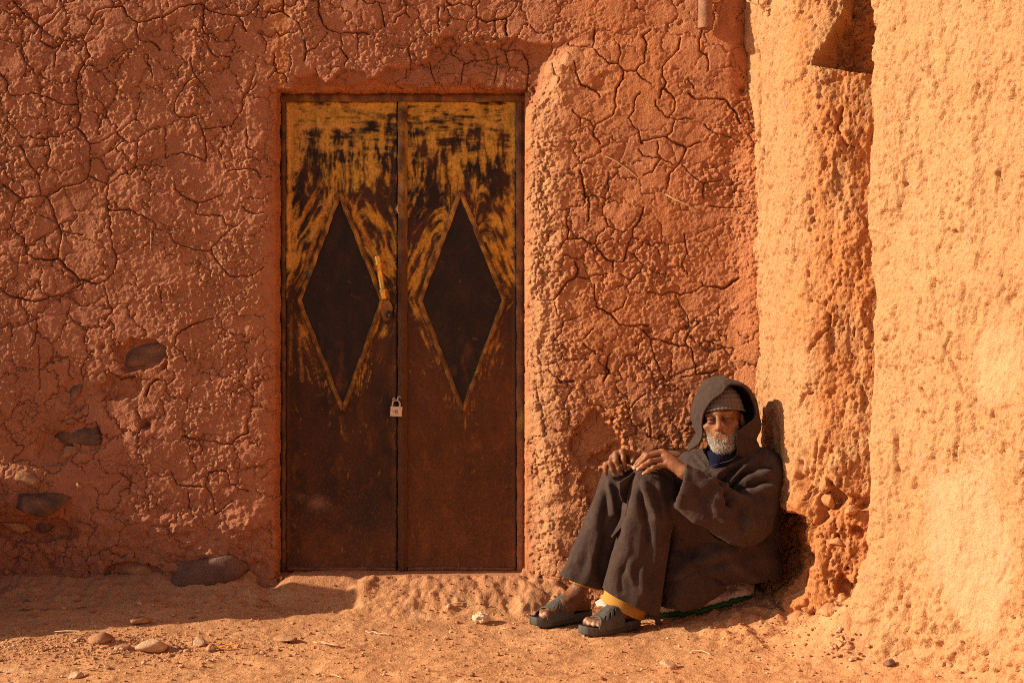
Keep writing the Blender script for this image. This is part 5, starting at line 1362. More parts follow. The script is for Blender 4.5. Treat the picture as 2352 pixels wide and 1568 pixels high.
sheet('robe_skirt', [[k4(1180, 300, -.50), k4(1230, 310, -.51), k4(1290, 330, -.49)], [k4(1215, 390, -.50), k4(1250, 400, -.515), k4(1290, 400, -.50)], [k4(1255, 470, -.49), k4(1285, 480, -.50), k4(1310, 470, -.49)], [k4(1270, 515, -.49), k4(1300, 526, -.495), k4(1338, 520, -.48)]], 26, 16, WOOL, .003, 61)

# hood
hr = [(410, 1060, -.470), (500, 1000, -.472), (555, 900, -.474), (545, 760, -.488), (560, 670, -.504), (600, 570, -.522), (700, 450, -.532), (800, 380, -.528), (842, 322, -.518), (900, 282, -.500), (1000, 287, -.488), (1090, 342, -.482), (1150, 432, -.480), (1195, 532, -.482), (1208, 622, -.487), (1180, 702, -.497), (1090, 772, -.512), (1010, 832, -.522), (975, 882, -.526), (965, 970, -.526), (982, 1060, -.518), (968, 1130, -.508)]
hmid = [(392, 1050, -.420), (462, 965, -.410), (500, 900, -.400), (448, 780, -.390), (424, 650, -.390), (448, 500, -.395), (520, 340, -.400), (610, 236, -.400), (700, 185, -.400), (800, 192, -.395), (950, 248, -.395), (1060, 312, -.395), (1150, 408, -.400), (1205, 508, -.410), (1226, 620, -.420), (1262, 740, -.430), (1256, 830, -.440), (1226, 910, -.450), (1216, 945, -.450), (1240, 995, -.450), (1262, 1070, -.445), (1240, 1130, -.440)]
R0 = np.array([Q(c2(a, b), y) for a, b, y in hr]); M0 = np.array([Q(c2(a, b), y) for a, b, y in hmid])
ctr = Q(c2(840, 640), -.40)
out1 = (R0 * .55 + M0 * .45); o_ = out1 - ctr; o_ /= np.linalg.norm(o_, axis=1)[:, None]; out1 = out1 + o_ * .010
bk = lambda t, y: np.stack([ctr[0] + (M0[:, 0] - ctr[0]) * t, np.full(len(M0), y), ctr[2] + (M0[:, 2] - ctr[2]) * t], -1)
lip_in = R0 + (ctr - R0) * .05 + np.array([0, .03, 0])
Gh = np.stack([R0, out1, M0, bk(.93, -.34), bk(.72, -.285), bk(.35, -.255), bk(.02, -.25)])
Gh = catmull(Gh, 70); Gh = np.array([catmull(r, 150) for r in Gh])
Fh = grid_faces(70, 150); Vh = Gh.reshape(-1, 3); Nh = normals(Vh, Fh)
if ((Vh - ctr) * Nh).sum() < 0: Fh = Fh[:, ::-1]; Nh = -Nh
Vh = ridge_disp(Vh, Nh, rid(c2, [([(700, 190), (770, 260), (825, 320)], 2.2, -.003), ([(640, 330), (720, 340), (790, 350)], 6, .004), ([(1000, 840), (1080, 880), (1180, 890)], 9, .006), ([(1000, 960), (1100, 980), (1210, 960)], 9, -.005), ([(470, 560), (520, 700), (520, 860)], 10, -.004), ([(590, 300), (530, 430), (500, 560)], 9, .003)]))
Vh = Vh + Nh * (0.0035 * perlin3(Vh * 20, 71) + .0015 * perlin3(Vh * 50, 72))[:, None]
hood = part('hood', Vh, Fh, WOOL, None, label='pointed hood pulled over the cap')
md = hood.modifiers.new('thickness', 'SOLIDIFY'); md.thickness = .006; md.offset = -1
# tassel tip behind the hood, stitched edge along its rim and neckline
part_t = obj('hood_tassel', tube_mesh('hood_tassel', [Q(c2(450, 720), -.38), Q(c2(410, 735), -.385), Q(c2(375, 755), -.39), Q(c2(352, 760), -.39)], [.010, .009, .006, .002], 8), WOOL); child_world(part_t, person)
TRIM = material('stitched_trim', (0.085, 0.068, 0.058), rough=0.9, noise=[(300, 0.4)])
rimp = catmull(np.array([Q(c2(a, b), y - .003) for a, b, y in hr[13:]] + [Q(c2(900, 1190), -.512), Q(c2(780, 1225), -.505), Q(c2(690, 1252), -.500), Q(c2(640, 1282), -.500)]), 90)
child_world(obj('hood_trim', tube_mesh('hood_trim', rimp, .0013, 6), TRIM), person)
for dx_ in (0, 42):
    zz = catmull(np.array([Q(c2(520 + dx_, 1110 + dx_ * .2), -.505), Q(c2(600 + dx_ * .6, 1180), -.512), Q(c2(632 + dx_ * .3, 1270), -.514), Q(c2(585 + dx_, 1330), -.516), Q(c2(545 + dx_, 1400), -.518)]), 40)
    child_world(obj('neck_trim', tube_mesh('neck_trim', zz, .0016, 6), TRIM), person)

# knit cap: a ribbed dome
nu, nv = 220, 90
ph = np.linspace(0, 2 * np.pi, nu, endpoint=False); th = np.linspace(0, 1, nv)
PH, TH = np.meshgrid(ph, th, indexing='xy')
pol = TH * 1.62                                        # from the crown down to the rim
rim_t = 0.5 + 0.5 * np.cos(PH + np.pi / 2 + np.pi)        # 1 at the front
cx_, cy_, cz_ = np.sin(pol) * np.cos(PH) * .0835, .008 + np.sin(pol) * np.sin(PH) * .104, .036 + np.cos(pol) * .098
cz_ = cz_ - 0.022 * ss(.55, 1, TH) * (0.5 + 0.5 * np.sin(PH))
wf = .0030 * np.abs(np.sin(PH * 20)) + .0030 * np.abs(np.sin(TH * 27)); roll = .005 * np.exp(-((TH - .97) / .03) ** 2)
nrmv = np.stack([np.sin(pol) * np.cos(PH), np.sin(pol) * np.sin(PH), np.cos(pol)], -1)
Vc = np.stack([cx_, cy_, cz_], -1) + nrmv * (wf + roll + .003)[..., None]
Vc = OH + Vc.reshape(-1, 3) @ RH.T
KNIT = material('grey_knit', (0.155, 0.118, 0.105), rough=0.95, spec=0.1, noise=[(350, 0.3)], bump=[(450, 0.001)])
cap_ = part('knit_cap', Vc, grid_faces(nv, nu, True)[:, ::-1], KNIT, None, label='grey-brown waffle knit cap')

# blue collar of a jumper under the robe
secC = [(c2(600, 1065), c2(975, 1035), -.44, -.43, .050), (c2(592, 1085), c2(980, 1060), -.44, -.43, .060), (c2(610, 1140), c2(972, 1120), -.442, -.432, .066), (c2(640, 1215), c2(930, 1190), -.445, -.435, .060), (c2(660, 1330), c2(900, 1300), -.445, -.435, .04)]
Vk = loft(secC, 40, 120); Vk = Vk.reshape(-1, 3)
Fk = grid_faces(40, 120, True)[:, ::-1]
ck_ = np.ones((40, 120, 3)) * np.array((0.012, 0.012, 0.034)); ck_[:12] = (0.008, 0.009, 0.024); ck_[:10, 92:104] = (0.03, 0.13, 0.21)
kr = np.repeat(np.abs(np.sin(np.arange(120) * .9))[None], 40, 0).reshape(-1)
Nk = normals(Vk, Fk); Vk = Vk + Nk * (.0016 * kr)[:, None]
part('collar', Vk, Fk, material('blue_jersey', attr=True, rough=0.95, spec=0.1, noise=[(300, 0.25)]), ck_.reshape(-1, 3), label='navy ribbed jumper collar')

# mustard trouser hems round the ankles, with a pale lining
OCH = material('mustard_corduroy', attr=True, rough=0.85, spec=0.15, noise=[(200, 0.12)])
def hem(secs, name, lining=False):
    n_s, n_a = 24, 260
    V = loft(secs, n_s, n_a, power=2.0).reshape(-1, 3); Fq = grid_faces(n_s, n_a, True)[:, ::-1]
    N = normals(V, Fq)
    V = V + N * (.0009 * np.tile(np.abs(np.sin(np.arange(n_a) * 1.25)), n_s))[:, None]
    c = np.ones((n_s, n_a, 3)) * np.array((0.52, 0.26, 0.055)); c[0:2] = (0.6, 0.5, 0.36)
    o = part(name, V, Fq, OCH, c.reshape(-1, 3)); md = o.modifiers.new('thickness', 'SOLIDIFY'); md.thickness = .003; md.offset = -1
    return o
hem([(cf_(1400, 150), cf_(2090, 450), -.455, -.435, .070), (cf_(1370, 270), cf_(2080, 600), -.455, -.435, .078), (cf_(1325, 398), cf_(1990, 745), -.455, -.435, .080)], 'trouser_hem')
hem([(cf_(815, 20), cf_(1340, 170), -.33, -.32, .045), (cf_(808, 70), cf_(1335, 200), -.33, -.32, .030), (cf_(820, 125), cf_(1290, 262), -.33, -.32, .030)], 'trouser_hem')
sheet('trouser_lining', [[(*cf_(1230, 465), -.385), (*cf_(1330, 412), -.39), (*cf_(1450, 490), -.40)], [(*cf_(1262, 540), -.39), (*cf_(1350, 530), -.40), (*cf_(1430, 560), -.41)]], 10, 12, material('white_lining', (0.75, 0.66, 0.55), rough=0.9), .001, 64, .002)

# sandals
RUB = material('grey_rubber', (0.092, 0.080, 0.070), rough=0.62, spec=0.35, noise=[(30, 0.25), (200, 0.2)], bump=[(160, 0.001)])
def outline(t):
    """half widths (towards the big toe, towards the little toe) of a sandal sole at t along its length"""
    a = np.interp(t, [0, .03, .10, .25, .45, .62, .78, .90, .97, 1.0], [.004, .024, .034, .037, .036, .043, .048, .044, .030, .006])
    b = np.interp(t, [0, .03, .10, .25, .45, .62, .78, .90, .97, 1.0], [.004, .024, .034, .038, .041, .048, .048, .038, .022, .006])
    return a, b
for fi, (org, f_, s_) in enumerate(FEET):
    side = 1.0 if fi == 0 else -1.0
    ot = -s_ if (s_[1] > 0) == (side > 0) else s_
    up = np.array([0, 0, 1.0])
    sd_root = obj('sandal', None); sd_root.location = Vector(org) - Vector(person.location); sd_root.parent = person
    sd_root['label'] = 'grey rubber slide sandal'
    T = np.concatenate([np.linspace(0, .06, 6), np.linspace(.08, .92, 40), np.linspace(.94, 1, 7)]); L_ = .292
    A_, B_ = outline(T)
    rows = []
    prof = [(0.0, .96, .0), (0.35, .985, .006), (.37, 1.03, .012), (.75, 1.03, .024), (1.0, .99, .031), (1.0, .93, .032), (1.0, .86, .027), (1.0, .0, .025)]
    # ring of the sole: bottom centre > edge > top, both sides
    Vs = []
    for t, a, b in zip(T, A_, B_):
        toe = .012 * max(0, (t - .72) / .28) ** 2; z0 = .004 * math.sin(t * 40) * .3
        r = []
        for _, w, z in prof: r.append(f_ * (t * L_) + ot * (b * w) + up * (z + toe + .010 * (1 - t)))
        for _, w, z in prof[::-1]: r.append(f_ * (t * L_) - ot * (a * w) + up * (z + toe + .010 * (1 - t)))
        Vs.append(r)
    Vs = np.array(Vs); n, m = Vs.shape[:2]
    Vs[..., 2][:, [0, m - 1]] -= .010 * (1 - T)[:, None]; Vs[..., 2][:, [1, m - 2]] -= .008 * (1 - T)[:, None]
    for k_ in (0, -1):
        Vs[k_] = Vs[k_] * np.array([0, 0, 1]) + Vs[k_].mean(0) * np.array([1, 1, 0]) + (Vs[k_] - Vs[k_].mean(0)) * np.array([.15, .15, 0])
    me = mesh_np('sole', Vs.reshape(-1, 3), grid_faces(n, m, True))
    so = obj('sole', me, RUB, sd_root)
    bmx = bmesh.new(); bmx.from_mesh(me); bmesh.ops.recalc_face_normals(bmx, faces=bmx.faces); bmx.to_mesh(me); bmx.free()
    # strap: an arch over the foot with a round toe opening and slots at the sides
    nu_, nv_ = 110, 64
    U, Vv = np.meshgrid(np.linspace(-1, 1, nu_), np.linspace(0, 1, nv_), indexing='xy')
    tl = .455 + (.785 - .455) * Vv                                            # along the foot, instep > toes
    front = .825 + .015 * np.abs(U) ** 2 - .070 * (1 - np.clip(np.abs(U) / .78, 0, 1) ** 2.2)     # the opening's edge
    back = .46 - .10 * np.abs(U) ** 2.0
    tl = back + (front - back) * Vv
    a, b = outline(tl)
    wdt = np.where(U > 0, b, a) * 1.03
    hgt = np.interp(tl, [.3, .45, .60, .72, .84], [.112, .104, .082, .064, .052])
    aa = U * np.pi / 2
    lat = np.sign(U) * np.abs(np.sin(aa)) ** .85 * wdt; zz = .018 + (hgt - .012) * np.abs(np.cos(aa)) ** .72
    ridge = .0022 * np.exp(-((Vv - .03) / .025) ** 2) + .0025 * np.exp(-((Vv - .97) / .022) ** 2) + .0012 * np.exp(-((Vv - .18) / .02) ** 2)
    lg = ((np.abs(np.abs(U) - .22) < .03) & (Vv > .36) & (Vv < .66)) | ((np.abs(U) < .25) & ((np.abs(Vv - .36) < .035) | (np.abs(Vv - .66) < .035)))
    ridge = ridge + .0014 * lg
    Vst = f_ * (tl * L_)[..., None] + ot * lat[..., None] + up * (zz + ridge)[..., None]
    Fst = grid_faces(nv_, nu_)
    uc, vc = U.reshape(-1)[Fst].mean(1), Vv.reshape(-1)[Fst].mean(1)
    keep = np.ones(len(Fst), bool)
    for k_ in range(3):
        cu, cv = .47 + .10 * k_ * 0, .28 + .24 * k_
        for sg_ in (-1, 1):
            du, dv = (uc - sg_ * cu), (vc - cv)
            al = du * sg_ * .95 + dv * .25; ac = dv - du * sg_ * .55
            keep &= ~(((al) / .15) ** 2 + (ac / .055) ** 2 < 1)
    me = mesh_np('strap', Vst.reshape(-1, 3), Fst[keep])
    st = obj('strap', me, RUB, sd_root); md = st.modifiers.new('thickness', 'SOLIDIFY'); md.thickness = .0055; md.offset = 0
bpy.data.meshes.remove(bpy.data.meshes['hole_patch'])

# ---------------------------------------------------------------- stones, pebbles, litter
_ico = {}
def ico(sub):
    if sub not in _ico:
        bm = bmesh.new(); bmesh.ops.create_icosphere(bm, subdivisions=sub, radius=1)
        _ico[sub] = (np.array([v.co for v in bm.verts]), np.array([[v.index for v in f.verts] for f in bm.faces]))
        bm.free()
    return _ico[sub]
def rock_mesh(name, size, seed, sub=3, rough=0.22, facet=5,  col=(0.20, 0.12, 0.085), col2=(0.40, 0.19, 0.10), boxy=0.0):
    V, Ft = ico(sub); V = V.copy()
    V = V / (np.abs(V).max(1)[:, None] ** boxy)
    r = random.Random(seed)
    V = V * (1 + rough * perlin3(V * 1.3, seed) + rough * .4 * perlin3(V * 3.1, seed + 1))[:, None]
    for _ in range(facet):                                   # knock flat faces off
        n = np.array([r.gauss(0, 1) for _ in range(3)]); n /= np.linalg.norm(n); d = r.uniform(.45 if boxy > .5 else .55, .80)
        ov = V @ n - d
        V -= np.clip(ov, 0, None)[:, None] * n * .9
    V = V * np.array(size)
    t = np.clip(0.45 + 0.9 * perlin3(V / max(size) * 2.2, seed + 2), 0, 1)
    return mesh_np(name, V, Ft, mix(np.ones(V.shape) * np.array(col), col2, t), smooth=sub > 2)
SLATE, CLAY, PALE = ((0.095, 0.062, 0.050), (0.28, 0.135, 0.075)), ((0.34, 0.16, 0.080), (0.48, 0.235, 0.11)), ((0.55, 0.31, 0.17), (0.66, 0.40, 0.24))
def px_m(n, y): return n * (D + y) / F
def stone(px, py, w, h_, dep, rot, seed, pal=SLATE, parent=house_wall, yo=0.0, y=None, name='stone', block=False):
    yw = wall_y(px, py) if y is None else y
    me = rock_mesh(name, (px_m(w, yw) / 2 * 1.12, dep, px_m(h_, yw) / 2 * 1.12), seed, 3, .16 if block else .42, 7 if block else 12, *pal, boxy=1.0 if block else .75)
    o = obj(name, me, ROCK, parent); o.location = P(px, py, yw + yo + (dep * .22 if parent is house_wall else 0)); o.rotation_euler = (0, math.radians(rot), 0)
    return o
# set in the house wall, left of the door
stone(345, 812, 104, 42, .030, -12, 1, yo=.004, block=True); stone(172, 910, 40, 74, .026, 18, 2, yo=.008); stone(186, 1004, 96, 38, .030, -6, 3, yo=.004, block=True)
stone(96, 1160, 116, 46, .085, 2, 47, yo=-.040, block=True); stone(485, 1298, 236, 76, .060, -6, 5, ((0.16, 0.085, 0.06), (0.26, 0.12, 0.07)), yo=.002, block=True); stone(320, 1308, 120, 50, .05, 12, 6, CLAY, yo=.0)
stone(232, 1322, 54, 64, .045, 5, 7, yo=.004); stone(100, 1210, 48, 38, .04, 0, 8, yo=.0); stone(565, 1330, 70, 36, .05, -14, 9, CLAY, yo=.0); stone(525, 1362, 66, 22, .06, -8, 10, yo=.0)
stone(590, 1372, 60, 20, .06, 10, 11, CLAY, yo=.0); stone(60, 1100, 70, 44, .05, 4, 12, CLAY, yo=.012); stone(160, 1040, 60, 34, .02, -12, 13, CLAY, yo=.004); stone(262, 1180, 24, 22, .02, 0, 14, CLAY); stone(183, 1118, 26, 22, .02, 0, 15, CLAY)
stone(1535, 1040, 110, 22, .02, 4, 16, CLAY, yo=.004); stone(445, 22, 16, 18, .010, 0, 17, yo=.004); stone(605, 352, 11, 18, .008, -15, 18, yo=.003); stone(698, 88, 18, 16, .012, 5, 19, yo=.003); stone(1332, 346, 11, 16, .010, -30, 20, yo=.004); stone(1376, 634, 10, 12, .008, 0, 21, yo=.003)
stone(40, 1205, 60, 30, .04, 6, 22, CLAY, yo=.0); stone(390, 1352, 60, 24, .04, 4, 23, CLAY)
# the side wall's stones and the rubble at its foot
def rubble(px, py, w, h_, seed, pal, y, dep=None, rot=0, parent=side_wall):
    return stone(px, py, w * .8, h_ * .8, (dep or px_m(w, y) * .4), rot, seed, ((0.46, 0.205, 0.085), (0.54, 0.265, 0.115)) if pal is CLAY else pal, parent, .012, y)
rubble(1852, 925, 66, 30, 31, CLAY, -.585, .02, -22); rubble(1850, 895, 50, 22, 32, PALE, -.590, .02, -30); rubble(2180, 1420, 80, 54, 34, PALE, -1.02, .06, -8); rubble(2146, 1408, 24, 44, 35, PALE, -1.04, .03, 8)
rubble(1846, 1150, 60, 36, 36, CLAY, -.60, .03, 6); rubble(1905, 1150, 40, 50, 37, CLAY, -.68, .03, -12); rubble(1920, 1240, 46, 40, 38, CLAY, -.70, .035, 9); rubble(1960, 1170, 34, 30, 39, CLAY, -.74, .03, 9)
for i, (px, py, w, h_) in enumerate([(1818, 1350, 70, 40), (1868, 1400, 52, 30), (1905, 1402, 58, 36), (1888, 1372, 40, 26), (1930, 1340, 36, 44), (1938, 1372, 26, 34)]):
    g_ = ground_hit(px, py + h_ * .3); o = rubble(px, py, w, h_, 50 + i, CLAY, -.5, None, (i * 37) % 40 - 20)
    o.location = g_ + np.array([0, .02, px_m(h_, g_[1]) * .12])

rr_c = random.Random(21)
for i in range(34):
    t = rr_c.random(); px = 1900 + 420 * t ** 1.3; py = 1478 + 78 * t + rr_c.gauss(0, 9); w = rr_c.uniform(12, 40) * (1 - .4 * t)
    g_ = ground_hit(px, min(py, 1566)); s_c = (D + g_[1]) / F * w / 2
    o = obj('stone', rock_mesh('stone', (s_c, s_c * .8, s_c * rr_c.uniform(.5, .8)), 400 + i, 2, .35, 7, (0.50, 0.235, 0.105), (0.62, 0.33, 0.165), boxy=.4), ROCK, side_wall)
    o.location = g_ + np.array([rr_c.uniform(0, .03), .01, s_c * .15]); o.rotation_euler = (0, rr_c.uniform(-.5, .5), rr_c.uniform(0, 6))
def on_ground(o, px, py, lift):
    p = ground_hit(px, py); o.location = (p[0], p[1], p[2] + lift)
    return o
def ground_rock(name, px, py, w, h_, seed, pal, label, cat, rot=0, flat=0.9, sink=.25, group=None):
    p = ground_hit(px, py + h_ * .45); s = (D + p[1]) / F
    me = rock_mesh(name, (w * s / 2, w * s / 2 * flat, h_ * s / 2 * 1.15), seed, 3, .22, 6, *pal)
    o = obj(name, me, ROCK, None, label, cat, group)
    o.location = (p[0], p[1] + w * s * .3, p[2] + h_ * s * (.5 - sink)); o.rotation_euler = (0, math.radians(rot), seed)
    return o
ground_rock('rock', 342, 1482, 78, 36, 101, PALE, 'biggest rounded rock among the gravel by the shade edge', 'rock', -4)
ground_rock('rock', 317, 1427, 64, 16, 102, CLAY, 'flat oval stone lying in the shade of the wall', 'rock', 0, .7, .1)
ground_rock('rock', 279, 1487, 38, 18, 103, CLAY, 'blocky stone leaning beside the biggest rounded rock', 'rock', 5)
ground_rock('rock', 455, 1477, 40, 18, 104, PALE, 'low pale stone behind the orange strip', 'rock')
ground_rock('rock', 483, 1487, 28, 22, 105, CLAY, 'small upright stone at the end of the orange strip', 'rock')
ground_rock('rock', 650, 1468, 84, 18, 106, CLAY, 'long slab of clay lying below the door', 'rock', -6, .5)
ground_rock('rock', 223, 1466, 62, 30, 107, CLAY, 'crumbly lump of earth at the edge of the shade', 'rock', 8, .8)
ground_rock('rock', 170, 1551, 38, 16, 108, PALE, 'low stone alone on the sunlit dirt before the gravel', 'rock')
ground_rock('rock', 1535, 1526, 42, 18, 109, PALE, 'pinkish wedge of stone on the dirt before the sandals', 'rock', -8)
ground_rock('rock', 1083, 1547, 19, 14, 110, CLAY, 'small round stone on the dirt before the door', 'rock')
ground_rock('rock', 1032, 1392, 16, 12, 111, PALE, 'whitish stone at the foot of the broken door sill', 'rock')
ground_rock('rock', 2046, 1521, 26, 20, 112, SLATE, 'dark broken stone at the foot of the sunlit wall', 'rock')

# pebbles one can tell apart
rp = random.Random(5)
peb_me = [rock_mesh('pebble', (1, .85, .7), 200 + i, 2, .25, 5, *(CLAY if i % 3 else PALE)) for i in range(6)]
spots = []
GR = (('small loose pebble in the gravel patch around the biggest rounded rock', 'pebbles in the gravel patch'), ('small loose pebble alone on the open trodden dirt', 'pebbles scattered on the open dirt'), ('small loose pebble at the foot of the sunlit wall', 'pebbles under the sunlit wall'), ('small loose pebble in the shade under the house wall', 'pebbles in the shade of the house wall'))
for _ in range(52):
    spots.append((rp.gauss(330, 130), 1486 + abs(rp.gauss(0, 20)) * (1 if rp.random() < .7 else -.6), rp.uniform(7, 15), 0))
for _ in range(60):
    spots.append((rp.uniform(30, 1900), rp.uniform(1430, 1562), rp.uniform(6, 12), 1))
for _ in range(24):
    spots.append((rp.gauss(1950, 60), rp.uniform(1440, 1520), rp.uniform(8, 16), 2))
for _ in range(26):
    spots.append((rp.uniform(40, 640), rp.uniform(1376, 1420), rp.uniform(7, 20), 3))
for i, (px, py, w, gi) in enumerate(spots):
    if gi == 1 and (abs(px - 330) < 300 or px > 1850): continue
    if gi == 0: px = min(max(px, 60), 640)
    if not (5 < px < 2330 and py < 1566) or (1200 < px < 1760 and py < 1480): continue
    if gi != 3 and px < 900 and py < 1452: py = 1470
    p = ground_hit(px, py); s = (D + p[1]) / F * w / 2
    o = obj('pebble', peb_me[i % 6], PEB, None, GR[gi][0], 'pebble', GR[gi][1])
    o.location = (p[0], p[1], p[2] + s * .3); o.scale = (s * rp.uniform(.8, 1.3), s, s * rp.uniform(.7, 1)); o.rotation_euler = (rp.uniform(-.3, .3), rp.uniform(-.3, .3), rp.uniform(0, 6))

# grit too small to count
rg_ = np.random.RandomState(9); Vi, Fi = ico(1)
nG = 9000
gx = rg_.uniform(-2.15, 1.55, nG); gy = -rg_.uniform(0.03, 1.45, nG)
cl = rg_.rand(nG) < .38
gx = np.where(cl, -1.55 + rg_.randn(nG) * .36, gx); gy = np.where(cl, -.74 + rg_.randn(nG) * .11, gy)
cl2 = rg_.rand(nG) < .05
gx = np.where(cl2, 1.08 + rg_.randn(nG) * .18, gx); gy = np.where(cl2, -.72 + rg_.randn(nG) * .12, gy)
ok = (gy < -.01) & (gx < 1.2 + np.clip(-gy - .7, 0, 9) * .5) & (gx > -2.2); gx, gy = gx[ok], gy[ok]; nG = len(gx)
sz = .0014 + .0050 * rg_.rand(nG) ** 3.5
ii = np.clip(np.searchsorted(YG, gy), 0, len(YG) - 1); jj = np.clip(np.searchsorted(XG, gx), 0, len(XG) - 1)
ctrs = np.stack([gx, gy, gz[ii, jj] + sz * .3], -1)
defm = 1 + .35 * rg_.randn(nG, 12, 3) * .6
VVg = ctrs[:, None] + Vi[None] * defm * sz[:, None, None] * np.array([1.15, 1, .75])
FFg = (Fi[None] + (np.arange(nG) * 12)[:, None, None]).reshape(-1, 3)
cgv = np.array([(0.52, 0.25, 0.115), (0.42, 0.19, 0.09), (0.64, 0.38, 0.22), (0.24, 0.13, 0.09)])[rg_.choice(4, nG, p=[.47, .32, .18, .03])]
obj('gravel', mesh_np('gravel', VVg.reshape(-1, 3), FFg, np.repeat(cgv, 12, 0), smooth=False), PEB, None, 'fine grit strewn over the dirt', 'gravel', None, 'stuff')

# crumpled paper, orange strip, pale flakes and straws
def crumple(name, px, py, w, h_, seed, color, label, cat):
    V, Ft = ico(4); V = V * (1 + .40 * perlin3(V * 1.5, seed) + .38 * np.abs(perlin3(V * 2.4, seed + 1)))[:, None]
    p = ground_hit(px, py + h_ * .4); s = (D + p[1]) / F
    V = V * np.array([w * s / 2, w * s / 2 * .8, h_ * s / 2]) * .85
    o = obj(name, mesh_np(name, V, Ft, None, smooth=False), material(name + '_m', color, rough=.85, noise=[(90, .12)]), None, label, cat)
    o.location = (p[0], p[1] + .01, p[2] + h_ * s * .36)
    return o
crumple('paper', 1106, 1420, 42, 28, 301, (0.66, 0.48, 0.31), 'crumpled pale paper on the dirt left of the sandals', 'paper')
def strip(name, pts, wd, color, label, cat, lift=.006, wave=.003, seed=0):
    """a thin piece lying on the ground through pixels pts, wd px wide"""
    g = np.array([ground_hit(*p) for p in pts]); g = catmull(g, 14)
    s = (D + g[:, 1].mean()) / F * wd
    rows = []
    for k, q_ in enumerate(g):
        t = g[min(k + 1, 13)] - g[max(k - 1, 0)]; n = np.array([-t[1], t[0], 0]); n /= np.linalg.norm(n) + 1e-9
        w2 = s * (.5 + .12 * math.sin(k * 1.7 + seed)) * min(1, .35 + min(k, 13 - k) * .3)
        zz_ = lift + wave * math.sin(k * 1.1 + seed)
        rows.append([q_ + n * w2 * u + np.array([0, 0, zz_ + abs(u) * .002]) for u in (-1, -.3, .4, 1)])
    V = np.array(rows).reshape(-1, 3)
    o = obj(name, mesh_np(name, V, grid_faces(14, 4)), material(name + str(seed), color, rough=.8, noise=[(120, .15)]), None, label, cat)
    md = o.modifiers.new('thickness', 'SOLIDIFY'); md.thickness = .002
    return o
strip('plastic_strip', [(496, 1494), (518, 1492), (542, 1487)], 8, (0.75, 0.26, 0.03), 'short orange plastic strip lying among the gravel', 'litter', .012, .002, 1)
strip('wood_chip', [(720, 1480), (745, 1482), (782, 1490)], 12, (0.70, 0.44, 0.25), 'broad pale flake on the dirt beside the clay slab', 'wood chip', .008, .002, 2)
strip('wood_chip', [(840, 1454), (868, 1458), (896, 1461)], 6, (0.74, 0.50, 0.30), 'narrow pale chip below the middle of the door', 'wood chip', .006, .003, 3)
strip('wood_chip', [(1148, 1446), (1160, 1446), (1170, 1445)], 4, (0.78, 0.56, 0.34), 'tiny pale chip between crumpled paper and sandals', 'wood chip', .005, .001, 4)
strip('wood_chip', [(178, 1540), (205, 1539), (226, 1541)], 5, (0.72, 0.48, 0.28), 'thin pale chip before the biggest rounded rock', 'wood chip', .006, .002, 5)
STRAW = material('straw', (0.62, 0.42, 0.20), rough=.7, noise=[(200, .2)])
def straw(pts, label, r=.0018, seed=0, name='straw'):
    return obj(name, tube_mesh(name, catmull(np.array(pts), 16), r, 6), STRAW, None, label, 'straw')
gh = lambda x, y, l=.006: ground_hit(x, y) + np.array([0, 0, l])
straw([gh(1035, 1391), gh(1062, 1390, .012), gh(1098, 1388)], 'dry straw along the foot of the broken sill')
straw([gh(740, 1553), gh(765, 1555, .010), gh(785, 1560)], 'dry straw on the sunlit dirt far before the door')
straw([gh(118, 1455), gh(150, 1460, .020), gh(185, 1467, .03)], 'twig of straw at the edge of the wall shade')
straw([gh(1590, 1498), gh(1612, 1500, .010), gh(1632, 1506)], 'dry straw on the dirt before the sandals')
wv = lambda x, y, o_: P(x, y, wall_y(x, y) + o_)
straw([wv(1384, 357, .004), wv(1410, 368, -.006), wv(1440, 388, -.007), wv(1466, 410, .003)], 'curved straw in the red plaster right of the door', .0024)
straw([wv(1524, 444, .004), wv(1550, 458, -.007), wv(1580, 472, -.008), wv(1606, 488, .003)], 'straight pale straw in the plaster above the seated man', .0030)
straw([wv(345, 525, .004), wv(347, 550, -.004), wv(344, 585, .003)], 'upright straw in the cracked plaster left of the door', .0020)

# a stub of pole and dry twigs at the top of the corner
WOOD = material('old_wood', (0.30, 0.14, 0.08), rough=.8, noise=[(30, .25), (150, .2)], bump=[(60, .004), (200, .002)])
py_ = wall_y(1620, 60) - .035
pole = [P(1621, -150, py_ + .03), P(1620, -40, py_ + .01), P(1620, 20, py_), P(1620, 58, py_), P(1620, 66, py_)]
obj('wooden_pole', tube_mesh('wooden_pole', catmull(np.array(pole), 24), .029, 16), WOOD, None, 'stub of round pole against the plaster near the corner', 'pole')
TW = material('dry_twig', (0.62, 0.36, 0.19), rough=.8, noise=[(80, .2)])
def twig(lines, label):
    t = empty('twig', tuple(P(*lines[0][0])), label, 'twig')
    for k, ln_ in enumerate(lines):
        child_world(obj('stem' if k == 0 else 'side_stem', tube_mesh('twig', catmull(np.array([P(*q_) for q_ in ln_]), 14), [.006 - .003 * u for u in np.linspace(0, 1, 14)], 7), TW), t)
twig([[(1790, -40, -.30), (1760, 4, -.30), (1744, 12, -.30), (1715, 2, -.29)], [(1760, 4, -.30), (1755, 18, -.30), (1750, 32, -.29)], [(1744, 12, -.30), (1752, 22, -.30), (1757, 28, -.30)], [(1740, -20, -.31), (1742, 10, -.30), (1756, 20, -.29)]], 'forked dry twig hanging at the top of the corner')
twig([[(1655, -30, -.14), (1652, 0, -.14), (1640, 3, -.14), (1625, 1, -.13)], [(1652, 0, -.14), (1645, 4, -.145), (1634, 3, -.15)]], 'bent dry twig above the stub of pole')

